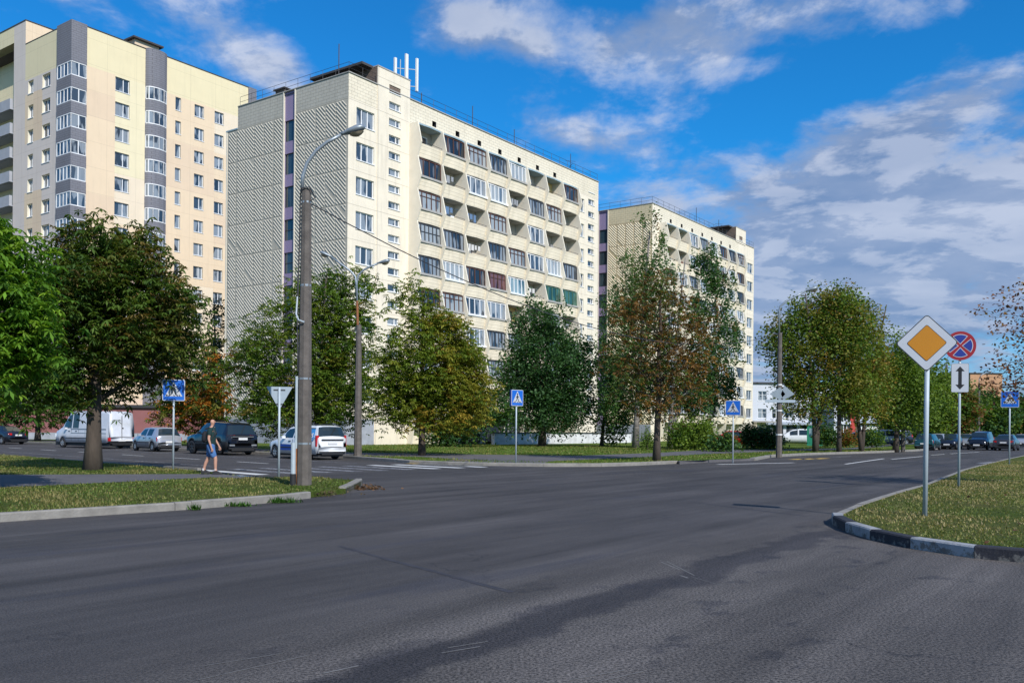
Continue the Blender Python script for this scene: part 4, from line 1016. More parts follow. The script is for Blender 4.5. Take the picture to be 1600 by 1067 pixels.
GC = [(.11, .15, .03), (.15, .18, .04), (.20, .20, .06), (.26, .22, .085), (.32, .26, .12)]
path_poly = [(-27, 8)] + [tuple(p) for p in pa] + [(-32, 12)]
grass(isl, (-25, -3.6, 12, 45), 230000, .042, [(.09, .15, .022), (.12, .17, .03), (.18, .19, .05), (.27, .23, .085)], .12, avoid=path_poly)
grass(inset(RK, -.2) + [(520, 560), (140, 60)], (4, 34, 9, 46), 380000, .034, GC, .125)
grass(inset(FK, .15) + lawn_poly[len(FK):], (-14, 32, 38, 80), 80000, .07, [(.09, .17, .02), (.11, .18, .025), (.15, .19, .035), (.24, .21, .07)], .12, avoid=[(x, y) for x, y in fp_lo + P2 + P2u])
# weeds along the left kerb and swept leaves by the corner stone
m_litter = m_leaf
def tuft(px, py, n, r, h):
    x, y = at(px, py); P = np.column_stack([x + rng.normal(size=n) * r, y + rng.normal(size=n) * r * .5, np.full(n, .01)]); a = rng.uniform(0, 6.28, n)
    s = np.stack([-np.sin(a), np.cos(a), 0 * a], 1) * .016; H = h * rng.uniform(.4, 1.1, n); tip = P + np.stack([np.cos(a) * H * .8, np.sin(a) * H * .8, H], 1)
    return np.stack([P - s, P + s, tip], 1)
V = np.concatenate([tuft(372, 791, 130, .13, .10), tuft(440, 785.5, 160, .15, .13), tuft(303, 797, 60, .05, .12)]); o = quads('weeds', V, np.array([(.05, .12, .018)]) * rng.uniform(.6, 1.6, (len(V), 1))); o['kind'] = 'stuff'
x, y = at(573, 764); P = np.column_stack([x + rng.normal(size=170) * .22, y + rng.normal(size=170) * .2, rng.uniform(.01, .07, 170)]); o = quads('leaf_litter', leaves_simple(P, .09), np.array([(.16, .09, .05)]) * rng.uniform(.5, 1.5, (170, 1))); o['kind'] = 'stuff'
n = 260; P = np.column_stack([rng.uniform(5.5, 22, n), rng.uniform(10, 34, n), np.full(n, .17)]); P = P[inpoly(P, inset(RK, -.3) + [(520, 560), (140, 60)])]
o = quads('leaf_litter', leaves_simple(P, .07), np.array([(.12, .06, .03)]) * rng.uniform(.5, 1.6, (len(P), 1))); o['kind'] = 'stuff'
x, y = at(505, 776); P = np.column_stack([x + rng.normal(size=160) * .3, y + rng.normal(size=160) * .18, rng.uniform(.02, .12, 160)]); o = quads('dirt', leaves_simple(P, .05), np.array([(.10, .07, .04)]) * rng.uniform(.5, 1.5, (160, 1))); o['kind'] = 'stuff'

# ---------------------------------------------------------------- lamps, poles and cable
m_lampglass = mat('lamp_glass', (.45, .36, .24), .15, .1, 5)
def cobra(b, p, d, L=.62, w=.15, m=0):
    """tapered luminaire housing from p along d"""
    p = Vector(p); d = Vector(d).normalized(); s = d.cross(Vector((0, 0, 1))).normalized(); u = s.cross(d)
    st = [(0, .05, .05), (.12, .07, .07), (.35, .8, .75), (.7, 1, 1), (.9, .8, .7), (1, .35, .3)]; rings = []
    for t, a, h in st:
        c = p + d * (L * t); a = max(a * w, .05); h = max(h * w * .62, .045)
        rings.append([c + s * (a * math.cos(q)) + u * (h * math.sin(q) + .02) for q in [2 * math.pi * k / 10 for k in range(10)]])
    f = [(i * 10 + k, i * 10 + (k + 1) % 10, (i + 1) * 10 + (k + 1) % 10, (i + 1) * 10 + k) for i in range(5) for k in range(10)]
    b.add([v for r in rings for v in r], f + [tuple(range(9, -1, -1)), tuple(range(50, 60))], m)
    return p + d * (L * .62) - u * (w * .5), d, s, u
def lens(b, c, d, s, u, w=.15, L=.62):
    R0 = [[c + d * (L * .30 * k * math.cos(q)) + s * (w * .85 * k * math.sin(q)) - u * (w * .5 * (1 - k * k)) for q in [2 * math.pi * i / 10 for i in range(10)]] for k in (1, .7, .3)]
    b.add([v for r in R0 for v in r], [(i * 10 + k, i * 10 + (k + 1) % 10, (i + 1) * 10 + (k + 1) % 10, (i + 1) * 10 + k) for i in range(2) for k in range(10)] + [tuple(range(20, 30))])
def lamp(name, label, base, conc_h, arms, r0=.17, r1=.13, tip_scale=1.0, n=8):
    T = thing(name, label, 'street lamp', (*base, .12), 0, 'street lamps')
    b = MB(); b.tube([(0, 0, -.1), (0, 0, conc_h)], [r0, r1], n); b.build('pole', m_poleconc, T)
    for k, (pts, rr) in enumerate(arms):
        b = MB(); b.tube(pts, rr, 8); a = b.build('arm', m_galv, T, True)
        p = Vector(pts[-1]); d = p - Vector(pts[-2]); d.z *= .6; b = MB(); c = cobra(b, p, d, .62 * tip_scale, .16 * tip_scale); h = b.build('lamp_head', m_galv, T, True)
        g = MB(); lens(g, *c, .16 * tip_scale, .62 * tip_scale); g.build('lens', m_lampglass, h, True)
    return T
B = at(475, 757.5, .12); k = B[1] / F
def rel(px, py): x, z = xz(px, py, B[1]); return (x - B[0], 0, z - .12)
zt = rel(473, 296)[2]
L1 = lamp('street_lamp', 'tall tapering concrete lamp post at the corner with one curved grey arm', B, zt, [([rel(472, 300), rel(473, 275), rel(480, 255), rel(494, 236), rel(512, 222), rel(533, 211)], .045)], .19, .12)
b = MB()
for z in (1.0, 2.6, 4.9, zt - .35): b.tube([(0, 0, z), (0, 0, z + .05)], .19 - .01 * z, 10)
b.build('strap', m_galv, L1)
b = MB(); x0 = rel(461.5, 700)[0]; b.tube([(x0 + .03, -.05, .05), (x0 + .03, -.05, rel(462, 588)[2])], .035, 7, 0); b.tube([(x0 + .03, -.05, .04), (x0 + .03, -.05, .9)], .037, 7, 1); b.build('conduit', [m_pipe, m_rust], L1)
b = MB(); b.tube([(x0 + .06, -.03, 2.8), (-.20, 0, 4), (-.19, .0, 5), (-.17, .05, 6.2), (-.16, .03, zt - .25), (-.1, -.14, zt), (.1, -.14, zt + .02), (.22, 0, zt - .2), (.1, -.05, zt - .3)], .018, 6)
b.tube([(-.20, -.02, 4.65), (-.2, -.12, 4.2), (-.12, -.2, 4.05), (.02, -.2, 4.0)], .02, 6, 1); b.build('cable', [m_dark, m_pipe], L1)
T = thing('bollard_post', 'short grey post with a black foot leaning beside the concrete lamp post', 'post', (B[0] + rel(458, 700)[0] + .03, B[1] - .1, .12)); b = MB(); b.tube([(0, 0, .2), (0, 0, 1.05)], .06, 10); b.build('post', m_pipe, T)
b = MB(); b.tube([(0, 0, -.1), (0, 0, .28)], [.085, .075], 10); b.build('foot', m_black, T)
top1 = Vector((B[0], B[1], .12 + zt - .3))
B = at(559, 713, .12)
ch = rel(559, 508)[2]
L2 = lamp('street_lamp', 'double headed lamp post rising out of the chestnut crowns', B, ch, [([rel(559, 520), rel(557, 445), rel(555, 432), rel(548, 424), rel(532, 412), rel(518, 402)], .05), ([rel(559, 520), rel(557, 445), rel(560, 430), rel(568, 422), rel(580, 416), rel(590, 412)], .05)], .20, .13, 1.0)
b = MB(); b.tube([rel(559, 512), rel(558, 470)], .06, 8); b.build('sleeve', m_rust, L2)
B = at(1217, 712, .12)
ch = rel(1217, 520)[2]
L3 = lamp('street_lamp', 'grey lamp post with small square boards standing beyond the right crossing sign', B, ch, [([rel(1217.5, 525), rel(1217.5, 486), rel(1219, 479), rel(1228, 471), rel(1245, 462), rel(1259, 455)], .055)], .185, .125, 1.2)
b = MB(); s_ = B[1] / F
x, _, z = rel(1208, 613)
b.prism([(x + .35, -.2, z - .45), (x + .65, -.2, z - .1), (x + .35, -.2, z + .3), (x - .25, -.2, z - .1)], (0, .03, 0)); x2 = rel(1232, 613)[0]
b.prism([(x2 - .35, -.2, z - .45), (x2 + .3, -.2, z - .1), (x2 - .3, -.2, z + .4), (x2 - .5, -.2, z - .1)], (0, .03, 0)); b.build('sign_board', m_galv, L3)
b = MB(); b.box(rel(1194, 628)[0], rel(1241, 628)[0], -.22, -.19, rel(1217, 629)[2], rel(1217, 624.5)[2]); b.build('street_sign', m_sback, L3)
b = MB()
for z in (1.2, 2.6, 3.6, 4.1): b.tube([(0, 0, z), (0, 0, z + .07)], .2 - .012 * z, 10)
b.build('strap', m_white, L3)
top3 = Vector((B[0], B[1], .12 + ch))
b = MB(); n_ = 24; pts = []
for i in range(n_ + 1):
    a = i / n_; p = top1.lerp(top3, a); p.z -= 4 * 1.85 * a * (1 - a); pts.append(p)
b.tube(pts, .015, 5); tag(b.build('overhead_cable', m_dark), 'black cable sagging from the corner lamp post to the far lamp post', 'cable')
for px, py, top, lab in ((1411, 704, 540, 'pale concrete post next to the leaning maple'), (1478, 698, 570, 'slim concrete lamp post behind the silver parked hatchback'), (1529, 694, 600, 'slim grey lamp post far behind the dark oncoming car')):
    B = at(px, py, .12) if px < 1420 else (xz(px, py, 110)[0], 110)
    h = rel(px, top)[2]; lamp('street_lamp', lab, B, h, [([(0, 0, h - .3), (0, 0, h + .6), (.25, 0, h + 1.1), (.9, 0, h + 1.4)], .05)], .17, .13)

# ---------------------------------------------------------------- signs
m_blue = mat('sign_blue', (.012, .12, .52), .35, .06, 3); m_sw = mat('sign_white', (.48, .50, .54), .4, .04, 3); m_sy = mat('sign_yellow', (.50, .20, .008), .4, .05, 3)
m_red = mat('sign_red', (.30, .015, .02), .4, .05, 3); m_navy = mat('sign_navy', (.02, .035, .24), .4, .05, 3); m_sback = mat('sign_back', (.42, .50, .56), .5, .1, 3); m_ink = mat('sign_black', (.012, .012, .014), .5)
def rrect(w, h, r, n=5, rot=0):
    out = []
    for cx, cz, a0 in ((w / 2 - r, h / 2 - r, 0), (-w / 2 + r, h / 2 - r, 90), (-w / 2 + r, -h / 2 + r, 180), (w / 2 - r, -h / 2 + r, 270)):
        for k in range(n + 1):
            a = R(a0 + 90 * k / n); out.append((cx + r * math.cos(a), cz + r * math.sin(a)))
    c, s = math.cos(R(rot)), math.sin(R(rot))
    return [(x * c - z * s, x * s + z * c) for x, z in out]
def layer(b, pts, cz, y, m=0, t=.0025): b.prism([(x, y, z + cz) for x, z in pts], (0, t, 0), m)
def circ(r, n=32, a0=0, a1=360): return [(r * math.cos(R(a0 + (a1 - a0) * k / n)), r * math.sin(R(a0 + (a1 - a0) * k / n))) for k in range(n + (a1 - a0 < 360))]
def post(T, h, r=.035, m=None):
    b = MB(); b.tube([(0, 0, -.1), (0, 0, h)], r, 12); b.build('post', m or m_pipe, T, True)
    b = MB()
    for z in (h - .12, h - .5): b.box(-.09, .09, -.045, -.036, z, z + .04); b.box(-.05, .05, .034, .045, z, z + .04)
    b.build('clamp', m_galv, T)
def ped_plate(T, cz, S=.7, flip=False):
    b = MB(); layer(b, rrect(S, S * 1.0, .05), cz, -.058, 0, .012); p = b.build('plate', m_sback, T)
    b = MB(); layer(b, rrect(S - .006, S - .006, .05), cz, -.0610); b.build('border', m_sw, p)
    b = MB(); layer(b, rrect(S - .05, S - .05, .03), cz, -.0640); b.build('field', m_blue, p)
    f = -1 if flip else 1
    b = MB(); layer(b, [(-.27, -.20), (.27, -.20), (0, .29)], cz, -.0670); b.build('triangle', m_sw, p)
    b = MB(); y = -.0700
    layer(b, [(x * .036, z * .036 + .155) for x, z in circ(1, 12)], cz, y)
    P_ = lambda pts: layer(b, [(f * x, z) for x, z in (pts if f > 0 else pts[::-1])], cz, y)
    P_([(-.035, -.01), (.03, -.02), (.035, .10), (-.01, .115), (-.04, .08)])
    P_([(.03, .095), (.045, .075), (.085, .02), (.07, .008), (.03, .055)]); P_([(-.035, .085), (-.085, .03), (-.08, -.02), (-.06, -.02), (-.062, .02), (-.03, .05)])
    P_([(-.03, -.012), (-.002, -.012), (-.03, -.09), (-.09, -.17), (-.125, -.165), (-.065, -.085)]); P_([(.0, -.012), (.03, -.022), (.065, -.09), (.10, -.165), (.065, -.17), (.03, -.1)])
    for x in (-.21, -.15, .02, .13, .19): layer(b, [(x - .018, -.195), (x + .018, -.195), (x + .030 * (1 if x < 0 else -1), -.15), (x + .004 * (1 if x < 0 else -1), -.15)], cz, y)
    b.build('pictogram', m_ink, p)
def ped_sign(label, px, py, rz, top_py, S=.7, B=None, flip=False, box=0):
    B = B or at(px, py, .12); h = xz(px, top_py, B[1])[1] - .12
    T = thing('crossing_sign', label, 'road sign', (*B, .12), rz, 'pedestrian crossing signs'); post(T, h, .032); ped_plate(T, h - S / 2, S, flip)
    if box:
        b = MB(); layer(b, rrect(S, S, .05), h - S / 2, .0, 0, .012); b.build('back_plate', m_sback, T)
        b = MB(); b.box(-S / 2 - .02, -S / 2 + .0, -.058, .012, h - S, h); b.build('side_band', m_navy, T)
    return T
ped_sign('blue zebra crossing sign on the left island beside the browning chestnut', 270.5, 733.5, R(17), 593)
ped_sign('slim double sided zebra crossing sign in front of the dark green cherry tree', 806, 723, R(43), 609, .68, None, False, 1)
ped_sign('zebra crossing sign on a white post by the dropped kerb near the bushes', 1145, 720.5, R(-22), 625.5)
ped_sign('zebra crossing sign half hidden by red leaves on the right grass', 1577, 726, R(-26), 611, .74)
# priority road sign
B = at(1445, 806, .125); h = xz(1446, 578, B[1])[1] - .125
T = thing('priority_sign', 'large yellow and white diamond priority road sign on the right grass', 'road sign', (*B, .125), R(-20))
b = MB(); b.tube([(.0, 0, -.1), (.02, 0, h + .6)], .04, 14); b.build('post', m_pipe, T, True)
cz = xz(1447, 536.5, B[1])[1] - .125; SZ = .70
b = MB(); layer(b, rrect(SZ, SZ, .06, 5, 45), cz, -.068, 0, .014); p = b.build('plate', m_sback, T)
b = MB(); layer(b, rrect(SZ - .004, SZ - .004, .06, 5, 45), cz, -.0710); b.build('rim', m_ink, p)
b = MB(); layer(b, rrect(SZ - .03, SZ - .03, .05, 5, 45), cz, -.0740); b.build('border', m_sw, p)
b = MB(); layer(b, rrect(SZ * .64, SZ * .64, .03, 5, 45), cz, -.0770); b.build('inner_rim', m_ink, p)
b = MB(); layer(b, rrect(SZ * .615, SZ * .615, .025, 5, 45), cz, -.0800); b.build('field', m_sy, p)
# no stopping sign with arrow plate
B = at(1498, 760, .125); h = xz(1497, 517, B[1])[1] - .125; k = B[1] / F
T = thing('no_stopping_sign', 'round blue and red no stopping sign above a white arrow plate', 'road sign', (*B, .125), R(-18))
b = MB(); b.tube([(0, 0, -.1), (0, 0, h - .1)], .033, 12); b.build('post', m_pipe, T, True)
r = 22.6 * k; cz = xz(1497, 540.5, B[1])[1] - .125
b = MB(); layer(b, circ(r), cz, -.058, 0, .012); p = b.build('plate', m_red, T)
b = MB()
for a0 in (45, 135, 225, 315): layer(b, [(.045 * r * 2.2 * math.cos(R(a0 + 45)), .045 * r * 2.2 * math.sin(R(a0 + 45)))] + circ(r * .80, 10, a0 + 9, a0 + 81), cz, -.0610)
b.build('segment_rim', m_sw, p)
b = MB()
for a0 in (45, 135, 225, 315): layer(b, [(.075 * r * 2.2 * math.cos(R(a0 + 45)), .075 * r * 2.2 * math.sin(R(a0 + 45)))] + circ(r * .755, 10, a0 + 12, a0 + 78), cz, -.0640)
b.build('segment', m_navy, p)
w, hh = 25 * k, 45 * k; cz = xz(1495, 590.5, B[1])[1] - .125
b = MB(); layer(b, rrect(w, hh, .035), cz, -.058, 0, .012); p = b.build('arrow_plate', m_ink, T)
b = MB(); layer(b, rrect(w - .012, hh - .012, .03), cz, -.0610); b.build('field', m_sw, p)
b = MB(); a = hh * .40; q = w * .26; s_ = w * .10
layer(b, [(s_, -a * .62), (s_, a * .62), (-s_, a * .62), (-s_, -a * .62)], cz, -.0640); layer(b, [(q, a * .58), (0, a), (-q, a * .58)], cz, -.0640); layer(b, [(-q, -a * .58), (0, -a), (q, -a * .58)], cz, -.0640)
b.build('arrow', m_ink, p)
# give way sign seen from behind
B = at(435.5, 746, .12); h = xz(434, 604, B[1])[1] - .12
T = thing('give_way_sign', 'grey back of a triangular give way sign standing left of the concrete lamp post', 'road sign', (*B, .12), R(15))
b = MB(); b.tube([(0, 0, -.1), (0, 0, h - .02)], .032, 12); b.build('post', m_pipe, T, True)
b = MB(); tri = [(-.35, 0), (-.33, .02), (.33, .02), (.35, 0), (.02, -.6), (-.02, -.6)]; b.prism([(x, .05, z + h - .02) for x, z in tri], (0, .012, 0)); p = b.build('plate', m_sback, T)
b = MB(); b.box(-.16, .16, .028, .048, h - .10, h - .075); b.box(-.10, .10, .028, .048, h - .50, h - .475); b.build('bracket', m_dark, p)

# ---------------------------------------------------------------- antennas on the roofs
def local(C, u, y, z): v = loc2(C, u, y); return (v.x, v.y, z)
TOPA = 30.12
def whip(label, C, u, y, h, cross=0, z=TOPA):
    T = thing('roof_antenna', label, 'antenna', local(C, u, y, z), ANG, 'rooftop antennas'); b = MB(); b.tube([(0, 0, -.1), (0, 0, h)], .04, 6); b.build('mast', m_dark, T)
    if cross:
        b = MB(); b.tube([(-1.2, -1, h * .62), (1.2, 1, h * .72)], .03, 5); b.tube([(-.5, .4, h * .8), (.5, -.4, h * .8)], .02, 5); b.build('crossbar', m_dark, T)
whip('straight whip antenna near the left corner of the near roof', CA, .6, 1.8, 3.1)
whip('short whip antenna right of the lift housing', CA, 10.5, 1.5, 2.0)
whip('whip antenna above the third balcony column', CA, 18.0, 1.5, 3.0); whip('whip antenna above the fifth balcony column', CA, 25.0, 1.5, 2.6)
whip('tall aerial with a slanting crossbar at the end of the near roof', CA, 41.5, 5, 4.4, 1, 30.5)
whip('aerial with a short crossbar near the lift head of the far block', CB, 25.5, 2.0, 3.2, 1); whip('whip antenna in the middle of the far roof', CB, 17.5, 2.0, 3.4)
T = thing('cell_antenna', 'cluster of white mobile phone antenna panels beside the lift housing', 'antenna', local(CA, 7.9, 1.0, 29.9), ANG)
b = MB(); b.tube([(0, 0, 0), (0, 0, 4.5)], .07, 8); b.tube([(-.45, .3, .2), (-.45, .3, 4.2)], .05, 6)
for z in (1.9, 3.4): b.bar((-.85, .65, z), (.65, -.75, z), .06, .06)
b.build('mast', m_galv, T)
for x, y, z0, z1, w in ((-.8, .6, 1.6, 4.3, .24), (-.1, -.1, 1.3, 4.7, .30), (.6, -.7, 1.5, 4.4, .22)):
    b = MB(); b.box(x - w / 2, x + w / 2, y - .1, y + .06, z0, z1); b.build('panel', m_white, T)

# ---------------------------------------------------------------- vehicles
def carpaint(name, col, metal=.2, rough=.28):
    m, n, b = newmat(name); v = n.objco()
    k = n.mr(n.noise(v, 2.5, 4, .6), .3, .7, .92, 1.06); d = n.mr(n.sep(v)[2], .2, .75, .78, 1.0)
    k = n.math('MULTIPLY', k, d)                                # darker lower down
    n.put(b.inputs['Base Color'], n.mix(1.0, col, n.comb(k, k, k), 'MULTIPLY')); b.inputs['Metallic'].default_value = metal
    n.put(b.inputs['Roughness'], rough); b.inputs['Coat Weight'].default_value = .5; b.inputs['Coat Roughness'].default_value = .08
    return m
m_cglass = mat('car_glass', (.018, .028, .032), .05, spec=.6, ior=1.6)
m_trim = mat('car_trim', (.02, .02, .022), .6); m_rim = mat('alloy', (.42, .43, .45), .35, metal=.6); m_rimd = mat('dark_alloy', (.06, .06, .065), .35, metal=.5)
m_tail = mat('tail_lamp', (.45, .012, .015), .2); m_head = mat('head_lamp', (.62, .66, .70), .12); m_plate = mat('plate_white', (.68, .68, .68), .5); m_amber = mat('amber_lamp', (.6, .2, .02), .2)
def car(name, label, cat_, S, loc, heading, paint, group, trim=None, rim=None, plate=True, far=False):
    """lofted body; x forward, y left, origin on the road under the middle"""
    L, Wd, r = S['L'], S['W'], S['r']; T = thing(name, label, cat_, (*loc, .004) if len(loc) == 2 else loc, math.atan2(heading[1], heading[0]), group)
    top = S['top']; tx = [q[0] for q in top]; xs = sorted({round(v, 3) for v in list(np.linspace(-L / 2, L / 2, 34 if far else 56)) + tx + [w + d for w in (S['xr'], S['xf']) for d in np.linspace(-r - .06, r + .06, 9)]})
    xs = [x for x in xs if -L / 2 <= x <= L / 2]
    ft = lambda x: float(np.interp(x, tx, [q[1] for q in top])); fw = lambda x: float(np.interp(x, tx, [q[2] for q in top]))
    bx = S['belt']; fb = lambda x: float(np.interp(x, [q[0] for q in bx], [q[1] for q in bx]))
    px_ = S.get('plan', [(-L / 2, .90), (-L / 2 + .12, .97), (-L / 2 + .5, 1), (L / 2 - .9, 1), (L / 2 - .3, .93), (L / 2 - .08, .80), (L / 2, .62)])
    fp = lambda x: float(np.interp(x, [q[0] for q in px_], [q[1] for q in px_])) * Wd / 2
    sill = S.get('sill', .24); R_a = r + .06
    rings = []
    for x in xs:
        w = fp(x); zt, zb = ft(x), min(fb(x), ft(x)); wt = min(fw(x) * Wd / 2, w); zs = sill
        if x < -L / 2 + .15 or x > L / 2 - .15: zs = sill + .06
        for xw in (S['xr'], S['xf']):
            if abs(x - xw) < R_a: zs = max(zs, r + math.sqrt(R_a ** 2 - (x - xw) ** 2) * .98)
        zm = max(sill + (zb - sill) * .55, zs + .03); zb2 = max(zb, zm + .02); zt2 = max(zt, zb2 + .005)
        wb = w * .975
        q2 = Vector((x, wt, zt2)); q5 = Vector((x, wb, zb2)); cr = .035 if zt - zb > .25 else .05
        half = [Vector((x, 0, zt2 + cr)), Vector((x, wt * .62, zt2 + cr * .72)), q2, q2.lerp(q5, .14), q2.lerp(q5, .93), q5, Vector((x, w, zm)), Vector((x, w * .985, zs)), Vector((x, w * .80, zs))]
        rings.append(half)
    nh = 9; body = MB(); glass = {}
    ring = [h + [Vector((p.x, -p.y, p.z)) for p in h[1:]] for h in rings]
    idx = list(range(nh)); idr = [0] + list(range(nh, 2 * nh - 1))
    body.v = [tuple(p) for q in ring for p in q]; M = 2 * nh - 1
    side = S['side']; fr = S['front_glass']; re = S['rear_glass']
    def bucket(k):
        if k not in glass: glass[k] = MB()
        return glass[k]
    for i in range(len(xs) - 1):
        xm = (xs[i] + xs[i + 1]) / 2
        for sgn, I in ((1, idx), (-1, idr)):
            for k in range(nh - 1):
                f = (i * M + I[k], (i + 1) * M + I[k], (i + 1) * M + I[k + 1], i * M + I[k + 1])
                if sgn < 0: f = f[::-1]
                g = None
                if k == 3:
                    for j, (a, c) in enumerate(side):
                        if a < xm < c: g = ('window', sgn, j)
                if k in (0, 1):
                    if fr and fr[0] < xm < fr[1]: g = ('windscreen', 0, 0)
                    if re and re[0] < xm < re[1]: g = ('rear_window', 0, 0)
                if g: bucket(g).add([body.v[q] for q in f], [(0, 1, 2, 3)])
                else: body.f.append(f); body.m.append(1 if (k == 7 or (S.get('clad') and k == 6)) else 0)
    for e_, rv in ((0, False), (len(xs) - 1, True)):
        poly = [e_ * M + k for k in idx] + [e_ * M + k for k in idr[:0:-1]]
        body.f.append(tuple(poly if rv else poly[::-1])); body.m.append(0)
    trim = trim or m_trim
    bo = body.build('body', [paint, trim], T, True)
    for (nm, a, c), g in glass.items(): g.build(nm, m_cglass, T, True)
    u = MB(); u.box(-L / 2 + .12, L / 2 - .12, -Wd / 2 + .16, Wd / 2 - .16, .16, .62); u.build('underbody', m_trim, T)
    for xw in (S['xr'], S['xf']):
        for sg in (1, -1):
            yo = sg * (Wd / 2 - .025); b = MB(); n = 20; tw = .19
            prof = [(r * .62, 0), (r * .93, .0), (r, .03), (r, tw - .03), (r * .93, tw), (r * .62, tw)]
            vs = [(xw + q * math.cos(2 * math.pi * k / n), yo - sg * w_, r + q * math.sin(2 * math.pi * k / n)) for q, w_ in prof for k in range(n)]
            b.add(vs, [(i * n + k, i * n + (k + 1) % n, (i + 1) * n + (k + 1) % n, (i + 1) * n + k) for i in range(5) for k in range(n)])
            w = b.build('wheel', m_black, T, True); b = MB()
            yy = yo - sg * .025; ns = 5
            b.prism([(xw + r * .65 * math.cos(q), yy - sg * .04, r + r * .65 * math.sin(q)) for q in [2 * math.pi * k / 20 for k in range(20)]], (0, -sg * .02, 0), 1)
            for k in range(ns):
                a = 2 * math.pi * k / ns + .3; b.bar((xw, yy - sg * .01, r), (xw + r * .6 * math.cos(a), yy - sg * .01, r + r * .6 * math.sin(a)), .07, .04, 0, (0, 1, 0))
            b.tube([(xw, yy, r), (xw, yy - sg * .04, r)], r * .16, 10); b.tube([(xw + r * .62 * math.cos(q), yy - sg * .015, r + r * .62 * math.sin(q)) for q in [2 * math.pi * k / 20 for k in range(21)]], .018, 5)
            b.build('rim', [rim or m_rim, m_trim], w)
    def xrear(z, s=-1):
        q = [x for x in xs if (x < 0 if s < 0 else x > 0) and ft(x) + .02 >= z]
        return min(q) if s < 0 else max(q)
    def lampbox(nm, m, y, z, w, h, s, t=.05):
        for sg in (1, -1):
            x = xrear(z + h * .3, s); b = MB(); yi, ya = y - w / 2, y + w / 2
            b.add([(x - s * .10, sg * yi, z - h / 2), (x - s * .10, sg * ya, z - h / 2), (x - s * .10, sg * ya, z + h / 2), (x - s * .10, sg * yi, z + h / 2), (x + s * t, sg * yi, z - h / 2), (x + s * (t - .03), sg * ya, z - h / 2), (x + s * (t - .035), sg * ya, z + h / 2), (x + s * (t - .01), sg * yi, z + h / 2)],
                  [(0, 1, 2, 3), (7, 6, 5, 4), (0, 4, 5, 1), (1, 5, 6, 2), (2, 6, 7, 3), (3, 7, 4, 0)])
            b.build(nm, m, T)
    lampbox('tail_light', m_tail, S['tl'][0], S['tl'][1], S['tl'][2], S['tl'][3], -1, .03)
    lampbox('headlight', m_head, S['hl'][0], S['hl'][1], S['hl'][2], S['hl'][3], 1, .02)
    if plate:
        for s in (-1, 1):
            z = S.get('pz', .62) if s < 0 else .45; x = xrear(z, s); b = MB(); b.box(min(x, x + s * .045), max(x, x + s * .045), -.26, .26, z - .06, z + .06); b.build('number_plate', m_plate, T)
    for s in (-1, 1):
        b = MB(); x = -L / 2 if s < 0 else L / 2; y = Wd / 2 * (.86 if s < 0 else .66)
        b.box(min(x - s * .08, x + s * .03), max(x - s * .08, x + s * .03), -y, y, .34, .40); b.box(min(x - s * .05, x + s * .02), max(x - s * .05, x + s * .02), -y * .8, y * .8, .24, .33); b.build('bumper_strip', trim, T)
    if not far:
        for sg in (1, -1):
            y = sg * (Wd / 2 + .0); xm = fr[0] + .12 if fr else 1.0; zz = fb(xm) + .07
            b = MB(); b.prism([(xm, y - sg * .02, zz - .06), (xm + .02, y + sg * .16, zz - .05), (xm + .02, y + sg * .16, zz + .08), (xm, y - sg * .02, zz + .07)], (-.10, 0, 0)); b.build('mirror', S.get('mirror', paint), T)
            for a, c in side[:2]:
                b = MB(); zz = fb((a + c) / 2) - .10; b.bar((a + .12, sg * (fp(a) * .985 + .015), zz), (a + .30, sg * (fp(a) * .985 + .015), zz), .035, .035); b.build('door_handle', S.get('handle', trim), T)
        b = MB()
        for sg in (1, -1):
            for (a, c) in side[:2]:
                for x in (a - .04,):
                    if x > S['xr'] + R_a * .9: b.bar((x, sg * (fp(x) * .99 + .002), sill + .08), (x, sg * (fp(x) * .978 + .006), fb(x) - .02), .014, .012)
        b.build('door_seam', m_trim, T)
        b = MB(); zz = sill + .30
        for sg in (1, -1): b.bar((S['xr'] + R_a + .05, sg * (Wd / 2 + .004), zz), (S['xf'] - R_a - .05, sg * (Wd / 2 + .004), zz), .03, .05)
        b.build('side_trim', trim, T)
        if re:
            x = (re[0] + re[1]) / 2; b = MB(); b.bar((re[0] - .02, .05, ft(re[0]) + .05), (re[1] - .02, -.30, ft(re[1]) - .02 + .05), .02, .02); b.build('wiper', m_trim, T)
    return T
HATCH = dict(L=3.72, W=1.64, r=.285, xr=-1.16, xf=1.22, sill=.24, top=[(-1.86, .52, .88), (-1.84, .78, .88), (-1.80, .92, .86), (-1.52, 1.36, .66), (-1.35, 1.42, .68), (-.3, 1.44, .70), (.25, 1.40, .68), (.95, .98, .80), (1.55, .84, .78), (1.78, .70, .7), (1.86, .50, .6)],
             belt=[(-1.86, .86), (-1.0, .92), (.9, .90), (1.86, .70)], side=[(-.32, .55), (-1.12, -.42)], front_glass=(.28, .90), rear_glass=(-1.79, -1.53), tl=(.70, .74, .17, .24), hl=(.56, .62, .28, .15), pz=.58)
SUV = dict(L=4.92, W=1.95, r=.385, xr=-1.50, xf=1.48, sill=.32, top=[(-2.46, .60, .90), (-2.43, .95, .90), (-2.36, 1.10, .88), (-2.08, 1.62, .72), (-1.85, 1.72, .70), (-.4, 1.78, .72), (.3, 1.72, .70), (1.15, 1.16, .82), (2.05, 1.05, .82), (2.36, .90, .76), (2.46, .60, .66)],
           belt=[(-2.46, 1.06), (0, 1.12), (1.1, 1.10), (2.46, .88)], side=[(-.25, .72), (-1.28, -.36), (-1.95, -1.40)], front_glass=(.36, 1.10), rear_glass=(-2.35, -2.10), tl=(.66, 1.02, .44, .13), hl=(.66, .84, .34, .16), pz=.88, clad=True)
